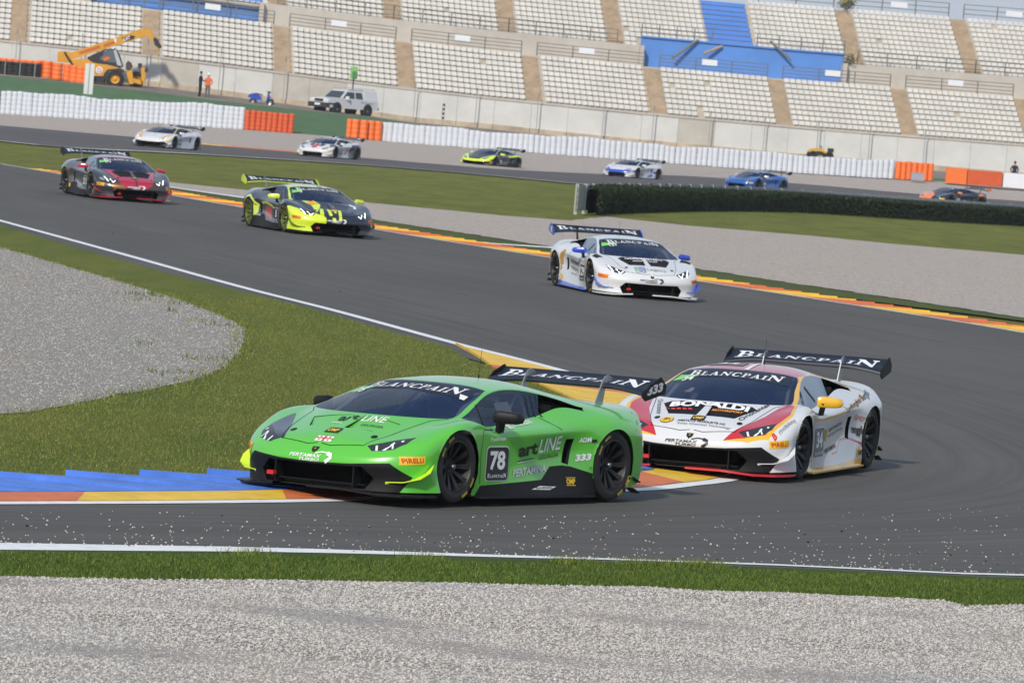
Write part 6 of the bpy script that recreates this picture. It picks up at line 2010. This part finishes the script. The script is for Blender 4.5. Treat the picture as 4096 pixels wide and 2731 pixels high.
# ---------------------------------------------------------------- people
def person(loc, rz, h, top, legs, label, hat=None, hair=True, pose='talk', long_coat=False, group='marshals by the wall'):
    s = h / 1.78
    root = empty('person', loc, rz, label=label, cat='person', group=group)
    V = [(0, 0, .98, .13, .105)]
    E = []
    def add(p, *v): V.append(v); E.append((p, len(V) - 1)); return len(V) - 1
    a = add(0, 0, 0, 1.18, .14, .10); c = add(a, 0, .01, 1.40, .16, .105); n = add(c, 0, 0, 1.51, .055); hd = add(n, 0, -.01, 1.60, .075); add(hd, 0, -.005, 1.70, .082)
    for sg in (1, -1):
        hp = add(0, sg * .10, 0, .90, .095); k = add(hp, sg * .115, -.015, .50, .066); an = add(k, sg * .12, .02, .10, .045); add(an, sg * .125, -.12, .04, .04)
        sh = add(c, sg * .19, .01, 1.40, .06)
        if pose == 'talk' and sg > 0: el = add(sh, .27, -.06, 1.16, .045); wr = add(el, .38, -.22, 1.20, .034)
        elif pose == 'pocket': el = add(sh, sg * .29, .06, 1.15, .046); wr = add(el, sg * .20, -.06, .98, .036)
        else: el = add(sh, sg * .25, .02, 1.13, .045); wr = add(el, sg * .25, -.06, .89, .034)
        hx, hy, hz = V[wr][:3]
        pm = add(wr, hx, hy - .03, hz - .05, .034)
        for q in range(4):
            f = add(pm, hx + (q - 1.5) * .019, hy - .05, hz - .10, .010); add(f, hx + (q - 1.5) * .019, hy - .06, hz - .14 + abs(q - 1.4) * .008, .009)
        f = add(pm, hx - sg * .035, hy - .05, hz - .06, .011); add(f, hx - sg * .042, hy - .065, hz - .09, .009)
    V = [(x * s, y * s, z * s) + tuple(r * s for r in rr) for x, y, z, *rr in V]
    me = skin_mesh('body', V, E, [top, legs, M_SKIN, M_SHOE], 2)
    for p in me.polygons:
        z = p.center.z / s; x = abs(p.center.x) / s
        hand = x > .17 and z < 1.0 and pose != 'talk' or (x > .36 and pose == 'talk')
        p.material_index = 2 if (z > 1.49 or hand and z < .93) else (3 if z < .10 else (1 if z < (.62 if long_coat else .95) else 0))
    link('body', me, root)
    if hair: MB().lathe([(.001, 1.80), (.06, 1.79), (.088, 1.74), (.092, 1.68), (.085, 1.63)], 14, Matrix.Scale(s, 4), cap=False).build('hair', M_HAIR, root, 60)
    if hat: MB().lathe([(.001, 1.84), (.07, 1.825), (.105, 1.77), (.112, 1.70), (.13, 1.695)], 16, Matrix.Scale(s, 4), cap=False).build('helmet', hat, root, 60)
    MB().box((0, -.092 * s, 1.655 * s), (.02 * s, .03 * s, .035 * s)).build('nose', M_SKIN, root)
    for sg in (1, -1):
        MB().box((sg * .03 * s, -.083 * s, 1.685 * s), (.022 * s, .012 * s, .010 * s)).build('eye', M_HAIR, root)
        MB().box((sg * .086 * s, 0, 1.665 * s), (.012 * s, .03 * s, .05 * s)).build('ear', M_SKIN, root)
    MB().box((0, -.086 * s, 1.615 * s), (.04 * s, .01 * s, .008 * s)).build('mouth', mat('lips', (.30, .12, .10), .6), root)
    return root
person(A(797, 393, 396.6), R(75), 1.84, M_OVER, M_OVER, 'person in long black overalls touching the arm of the person in orange', pose='talk')
person(A(828, 397, 396.6), R(-20), 1.76, M_JORG, M_TGREY, 'person in orange jacket and white helmet standing before the wall', hat=M_SIGN, hair=False, pose='pocket')
_mp = bar_pt(4052, 755, 3.0)
person(Vector((_mp.x, _mp.y, A(4052, 712, _mp.y).z - .55)), R(10), 1.70, M_OVER, M_TGREY, 'person in dark jacket standing behind the white crash barrier', pose='pocket')
# ---------------------------------------------------------------- yellow quad behind the tyre wall
qp = A(3277, 640, 404.0)
qd = empty('quad_bike', qp, R(8), label='yellow and black quad bike parked behind the white tyre barrier', cat='quad bike')
for x in (-.55, .62):
    for y in (-.4, .4): tyre_wheel(qd, (x, y, .30), .30, .24, M_DK)
MB().prism([(-.85, -.30, .55), (-.70, -.30, .72), (-.25, -.30, .80), (.05, -.30, .78), (.50, -.30, .55), (.62, -.30, .50), (.60, -.30, .40), (.1, -.30, .58), (-.30, -.30, .66), (-.80, -.30, .48)], (0, .6, 0)).build('bodywork', mat('quad_yellow', (.70, .38, .02), .4), qd)
MB().box((0, 0, .45), (1.1, .45, .28)).build('engine', M_DK, qd)
MB().bar((.15, 0, .70), (.02, 0, .98), .03, 8).bar((.02, -.32, .98), (.02, .32, .98), .02, 8).build('handlebar', M_DK, qd)
MB().box((.75, 0, .72), (.35, .5, .30)).build('cargo_box', M_DK, qd)
# ---------------------------------------------------------------- hedge and guardrail
HB = GP([(2369, 861), (2522, 850), (2845, 843), (3167, 849), (3490, 868), (3812, 889), (4096, 905)])
HB = HB + [HB[-1] + (HB[-1] - HB[-2]) * .8]
HL, hlen = smooth_line(HB, 160)
HT = np.interp(range(160), [0, 10, 35, 80, 159], [.86, .88, .82, .76, .74])
hd = empty('hedge', (HL[80].x, HL[80].y, terr(HL[80].y)), 0, label='long dark clipped hedge in front of a steel guardrail', cat='hedge')
rh = random.Random(21)
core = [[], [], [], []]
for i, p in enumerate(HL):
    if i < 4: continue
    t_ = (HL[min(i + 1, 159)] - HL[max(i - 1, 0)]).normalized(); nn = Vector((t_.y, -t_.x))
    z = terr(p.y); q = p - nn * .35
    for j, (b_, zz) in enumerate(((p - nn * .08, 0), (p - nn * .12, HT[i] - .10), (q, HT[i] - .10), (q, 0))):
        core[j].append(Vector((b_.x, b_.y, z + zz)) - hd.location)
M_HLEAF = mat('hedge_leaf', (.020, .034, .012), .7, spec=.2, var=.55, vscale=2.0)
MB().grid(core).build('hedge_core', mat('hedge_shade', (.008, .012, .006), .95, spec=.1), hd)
VV, FF = [], []
for k in range(26000):
    i = min(4 + int(rh.random() ** .9 * 154), 157)
    p = HL[i].lerp(HL[i + 1], rh.random())
    t_ = (HL[i + 1] - HL[i]).normalized(); nn = Vector((t_.y, -t_.x))
    z0 = terr(p.y)
    if rh.random() < .68: off, zz = rh.gauss(0, .05), rh.uniform(.0, HT[i])
    else: off, zz = -rh.uniform(0, .35), HT[i] + rh.gauss(-.04, .04)
    c = Vector((p.x + nn.x * off, p.y + nn.y * off, z0 + zz)) - hd.location
    a_ = Vector((rh.gauss(0, 1), rh.gauss(0, 1), rh.gauss(0, 1))).normalized(); b_ = a_.orthogonal().normalized()
    s_ = rh.uniform(.03, .07); bb = len(VV)
    VV += [tuple(c + a_ * s_), tuple(c + b_ * s_ * .5), tuple(c - a_ * s_), tuple(c - b_ * s_ * .5)]
    FF.append((bb, bb + 1, bb + 2, bb + 3))
me = bpy.data.meshes.new('foliage'); me.from_pydata(VV, [], FF); me.materials.append(M_HLEAF); link('foliage', me, hd)
_gl = offset_line(HL, .42)
GL, _ = smooth_line([_gl[0] + (_gl[0] - _gl[3]).normalized() * 1.2] + _gl[::10] + [_gl[-1]], 90)
gr = empty('guardrail', (GL[40].x, GL[40].y, terr(GL[40].y)), 0, label='grey corrugated steel guardrail running behind the hedge', cat='guardrail')
M_GALV = mat('guardrail_steel', (.22, .23, .23), .55, metal=.3, var=.15)
rows = []
for k in range(17):
    zz = .06 + k * .05; o_ = .04 * math.cos(k * math.pi / 2)
    rows.append([Vector((p.x, p.y - .02 + o_, terr(p.y) + zz + (.04 if i < 12 else .06))) - gr.location for i, p in enumerate(GL)])
MB().grid(rows).build('rail', M_GALV, gr, 60)
M_CAPW = mat('post_cap', (.38, .40, .37), .6)
for i in range(0, 90, 3):
    p = GL[i]
    q = Vector((p.x, p.y + .12, terr(p.y))) - gr.location
    MB().box(q + Vector((0, 0, .46)), (.10, .10, .94)).build('post', M_CAPW, gr)
# ---------------------------------------------------------------- shrub growing on the stand
def shrub(px, py, d, r, n, label, mm, seed):
    r_ = random.Random(seed)
    p = wall_pt(px, py, d)
    e = empty('shrub', p, 0, label=label, cat='shrub')
    st = MB()
    for k in range(9):
        a = r_.uniform(0, 6.28); st.bar((0, 0, 0), (math.cos(a) * r * .6, math.sin(a) * r * .4, r * r_.uniform(.6, 1.5)), .02, 5, .006)
    st.build('stem', mat('dry_stem', (.16, .12, .08), .9), e)
    V, F, I = [], [], []
    for k in range(n):
        c = Vector((r_.gauss(0, r * .45), r_.gauss(0, r * .35), r * .8 + r_.gauss(0, r * .4)))
        a_ = Vector((r_.gauss(0, 1), r_.gauss(0, 1), r_.gauss(0, 1))).normalized(); b_ = a_.orthogonal().normalized()
        s_ = r_.uniform(.05, .12); bb = len(V)
        V += [tuple(c + a_ * s_), tuple(c + b_ * s_ * .6), tuple(c - a_ * s_), tuple(c - b_ * s_ * .6)]; F.append((bb, bb + 1, bb + 2, bb + 3)); I.append(1 if (r_.random() < .25 and c.z > r * .8) else 0)
    me = bpy.data.meshes.new('foliage'); me.from_pydata(V, [], F); me.polygons.foreach_set('material_index', I)
    me.materials.append(mm); me.materials.append(mat('flower_yellow', (.55, .42, .03), .8)); link('foliage', me, e)
shrub(3385, 45, up_d(NUP) - .5, .75, 420, 'straggly shrub with yellow blossom on the stand top by the railing', mat('shrub_grey_green', (.13, .14, .08), .9), 5)
shrub(3400, 262, UD0 - .3, .55, 260, 'dry grey bush growing at the end of the blue wall', mat('shrub_dry', (.20, .19, .16), .9), 6)
# ================================================================== grass blades, stones, marbles
rg = np.random.default_rng(5)
def in_poly(poly, c):
    P = np.array(poly); ins = np.zeros(len(c), bool); j = len(P) - 1
    for i in range(len(P)):
        xi, yi = P[i]; xj, yj = P[j]
        with np.errstate(divide='ignore', invalid='ignore'):
            ins ^= ((yi > c[:, 1]) != (yj > c[:, 1])) & (c[:, 0] < (xj - xi) * (c[:, 1] - yi) / (yj - yi) + xi)
        j = i
    return ins
def pts_in(poly, n, box):
    out = []
    while len(out) < n:
        c = np.stack([rg.uniform(box[0], box[1], n), rg.uniform(box[2], box[3], n)], 1)
        out += list(c[in_poly(poly, c)])
    return np.array(out[:n])
def blades(name, P, h0, h1, w, base, mats, label, seed=1, weights=None):
    r_ = np.random.default_rng(seed)
    n = len(P)
    a = r_.uniform(0, 2 * np.pi, n); h = r_.uniform(h0, h1, n); ln = r_.uniform(0, .8, n) * h
    d = np.stack([np.cos(a), np.sin(a)], 1); l = r_.uniform(0, 2 * np.pi, n)
    z = np.interp(P[:, 1], TY, TZ) + base
    A0 = np.column_stack([P - d * w / 2, z]); B0 = np.column_stack([P + d * w / 2, z])
    T_ = np.column_stack([P + np.stack([np.cos(l), np.sin(l)], 1) * ln[:, None], z + h])
    V = np.stack([A0, B0, T_], 1).reshape(-1, 3)
    me = bpy.data.meshes.new(name)
    me.vertices.add(3 * n); me.loops.add(3 * n); me.polygons.add(n)
    me.vertices.foreach_set('co', V.ravel()); me.loops.foreach_set('vertex_index', np.arange(3 * n))
    me.polygons.foreach_set('loop_start', np.arange(0, 3 * n, 3))
    me.polygons.foreach_set('material_index', r_.choice(len(mats), n, p=weights))
    for m in mats: me.materials.append(m)
    me.update(); me.validate()
    return link(name, me, None, label=label, cat='grass', kind='stuff')
GB = [mat('blade_green', (.095, .155, .024), .6, spec=.2, var=.25, vscale=.6), mat('blade_olive', (.175, .200, .036), .6, spec=.2, var=.25, vscale=.5), mat('blade_dry', (.26, .235, .085), .7, spec=.2), mat('blade_dark', (.055, .095, .015), .6, spec=.2)]
P = pts_in(_fgv, 90000, (-4.6, 6.0, 38.5, 51.0))
blades('grass', P, .010, .032, .008, .01, GB, 'short lush grass strip between the white line and the gravel', 2, [.50, .12, .02, .36])
# a few longer tufts at the edge of the line
tf = [(G(px, 2258 + (px - 2200) * .026).to_2d(), s_) for px, s_ in ((2260, .09), (2320, .08), (2545, .14), (2600, .10), (2680, .09), (2760, .08), (2840, .10), (2840, .10), (1000, .06), (1700, .06))]
TP = np.array([(p.x + rg.normal(0, .10), p.y + rg.normal(0, .05)) for p, s_ in tf for _ in range(160)])
blades('grass', TP, .03, .09, .008, .01, [GB[0], GB[1]], 'longer grass tufts on the near verge by the line', 3)
_inf_near = [q for q in infield]
P = pts_in(_inf_near, 150000, (-7.0, 2.0, 48.0, 92.0))
gpoly = [tuple(p) for p in smooth_line(_gr, 60)[0]] + [(-9, 55), (-30, 60), (-30, 130)]
keep = ~in_poly(gpoly, P) & (rg.random(len(P)) < np.clip(58.0 / P[:, 1], 0, 1) ** 1.2)
# keep out of the sight of nothing: clumps where the grass is thicker
P = P[keep]
blades('grass', P, .012, .034, .008, .008, GB, 'mown olive infield grass with dry blades inside the bend', 4, [.20, .56, .18, .06])
eP = []
for i in range(59):
    a, b = smooth_line(_gr, 60)[0][i], smooth_line(_gr, 60)[0][i + 1]
    n = int(40 * (b - a).length)
    for _ in range(n):
        q = a.lerp(b, rg.random()); eP.append((q.x + rg.normal(0, .10), q.y + rg.normal(0, .10)))
blades('grass', np.array(eP), .03, .07, .014, .01, GB, 'uneven grass fringe round the infield gravel trap', 6, [.3, .4, .22, .08])
wd = []
for px, py in ((520, 1185), (560, 1180), (600, 1185), (575, 1205), (640, 1190), (690, 1218), (700, 1250), (820, 1290), (880, 1305), (785, 1440), (840, 1440), (735, 1495), (640, 1500), (580, 1380)):
    q = G(px, py)
    for _ in range(22): wd.append((q.x + rg.normal(0, .12), q.y + rg.normal(0, .35)))
blades('weeds', np.array(wd), .03, .08, .02, .012, [GB[0], GB[1], GB[3]], 'small weeds scattered on the infield gravel trap', 7)

def stone_field(name, P, s0, s1, base, label, m, seed, flatz=.7, ripple=0.0):
    r_ = np.random.default_rng(seed)
    n = len(P)
    sc = r_.uniform(s0, s1, (n, 1)) * r_.uniform(.65, 1.25, (n, 3)); sc[:, 2] *= flatz
    rot = r_.uniform(0, 6.28, (n, 3)); rot[:, :2] *= .12
    X_, Y_ = P[:, 0], P[:, 1]
    rip = ripple * (np.sin(Y_ * 1.7 + 2.1 * np.sin(X_ * .53 + 1) + .8 * np.sin(X_ * 1.31)) * (.5 + .5 * np.sin(X_ * .37 + Y_ * .21)) + .6 * np.sin(Y_ * 3.9 - X_ * 1.1 + 1.7 * np.sin(X_ * .9)) + .5 * np.sin(X_ * 2.3 + Y_ * .8))
    V = np.column_stack([P, np.interp(P[:, 1], TY, TZ) + base + sc[:, 2] * .4 + rip])
    me = bpy.data.meshes.new(name)
    me.vertices.add(n); me.vertices.foreach_set('co', V.ravel())
    a1 = me.attributes.new('sc', 'FLOAT_VECTOR', 'POINT'); a1.data.foreach_set('vector', sc.ravel())
    a2 = me.attributes.new('rot', 'FLOAT_VECTOR', 'POINT'); a2.data.foreach_set('vector', rot.ravel())
    me.materials.append(m)
    o = link(name, me, None, label=label, cat='gravel', kind='stuff')
    ng = bpy.data.node_groups.new(name, 'GeometryNodeTree')
    ng.interface.new_socket('Geometry', in_out='INPUT', socket_type='NodeSocketGeometry'); ng.interface.new_socket('Geometry', in_out='OUTPUT', socket_type='NodeSocketGeometry')
    N, L = ng.nodes, ng.links
    gi, go = N.new('NodeGroupInput'), N.new('NodeGroupOutput')
    ip = N.new('GeometryNodeInstanceOnPoints'); ico = N.new('GeometryNodeMeshIcoSphere')
    ico.inputs['Radius'].default_value = 1.0; ico.inputs['Subdivisions'].default_value = 1
    sm = N.new('GeometryNodeSetMaterial'); sm.inputs['Material'].default_value = m
    at1, at2 = N.new('GeometryNodeInputNamedAttribute'), N.new('GeometryNodeInputNamedAttribute')
    for a_, nm in ((at1, 'sc'), (at2, 'rot')): a_.data_type = 'FLOAT_VECTOR'; a_.inputs['Name'].default_value = nm
    L.new(gi.outputs[0], ip.inputs['Points']); L.new(ico.outputs['Mesh'], sm.inputs['Geometry']); L.new(sm.outputs[0], ip.inputs['Instance'])
    L.new(at1.outputs[0], ip.inputs['Scale']); L.new(at2.outputs[0], ip.inputs['Rotation']); L.new(ip.outputs[0], go.inputs[0])
    md = o.modifiers.new('stones', 'NODES'); md.node_group = ng
    return o
def stone_mat(name, ramp):
    m, nt, N, L, b = node_mat(name)
    oi = N.new('ShaderNodeObjectInfo')
    L.new(_ramp(N, L, oi.outputs['Random'], ramp), b.inputs['Base Color'])
    b.inputs['Roughness'].default_value = .9; b.inputs['Specular IOR Level'].default_value = .2
    return m
M_STONE = stone_mat('pebble', [(.0, (.32, .315, .305)), (.2, (.44, .425, .40)), (.6, (.50, .48, .455)), (.88, (.56, .51, .445)), (1.0, (.66, .63, .58))])
M_STONEI = stone_mat('pebble_infield', [(.0, (.25, .245, .235)), (.3, (.33, .32, .30)), (.7, (.38, .365, .345)), (1.0, (.47, .45, .42))])
M_STONEP = stone_mat('pebble_pale', [(.0, (.40, .38, .33)), (1.0, (.66, .63, .56))])
P = pts_in(_fgg, 130000, (-4.4, 5.6, 33.0, 47.5))
stone_field('gravel', P, .005, .0125, .02, 'grey gravel stones filling the near gravel bed', M_STONE, 11, .5, .0040)
P = pts_in(gpoly, 42000, (-11.0, -3.2, 57.5, 106.0))
stone_field('gravel', P, .006, .016, .014, 'grey gravel stones in the infield trap', M_STONEI, 12)
# stones dragged onto the track
P = []
while len(P) < 850:
    px, f = rg.uniform(-60, 4150), rg.random() ** 2.6
    y1 = np.interp(px, [0, 2048, 4096], [2174, 2222, 2296]); y0 = np.interp(px, [0, 2048, 4096], [2040, 2060, 2030])
    q = G(px, y1 - (y1 - y0) * f); P.append((q.x, q.y))
stone_field('gravel', np.array(P), .004, .0105, .004, 'pale stones strewn over the near track', M_STONEP, 13)
P = []
for px, py in zip(rg.uniform(0, 4096, 26), rg.uniform(0, 1, 26)):
    y1 = np.interp(px, [0, 2048, 4096], [2174, 2222, 2296]); q = G(px, y1 - 160 * py ** 1.5); P.append((q.x, q.y))
for px, py in ((1130, 890), (450, 935), (150, 770), (1440, 1150), (1860, 1180), (1160, 1100), (3150, 1260), (2960, 1470), (1360, 1166), (770, 912)):
    q = G(px, py); P.append((q.x, q.y))
stone_field('rubber_marbles', np.array(P), .006, .016, .004, 'black rubber crumbs lying on the track', mat('rubber_crumb', (.012, .012, .012), .9), 14, .4)

# ---------------------------------------------------------------- thin air haze round the whole place
hz_m = bpy.data.materials.new('haze_air'); hz_m.use_nodes = True
_hn = hz_m.node_tree; _hn.nodes.remove(_hn.nodes['Principled BSDF'])
_pv = _hn.nodes.new('ShaderNodeVolumePrincipled')
_pv.inputs['Density'].default_value = HAZE
_pv.inputs['Color'].default_value = (.93, .95, 1.0, 1)
_hn.links.new(_pv.outputs[0], _hn.nodes['Material Output'].inputs['Volume'])
MB().box((0, 560, 20), (2000, 1500, 50)).build('haze', hz_m, None, kind='stuff', label='thin pale haze in the air over the circuit', cat='haze')
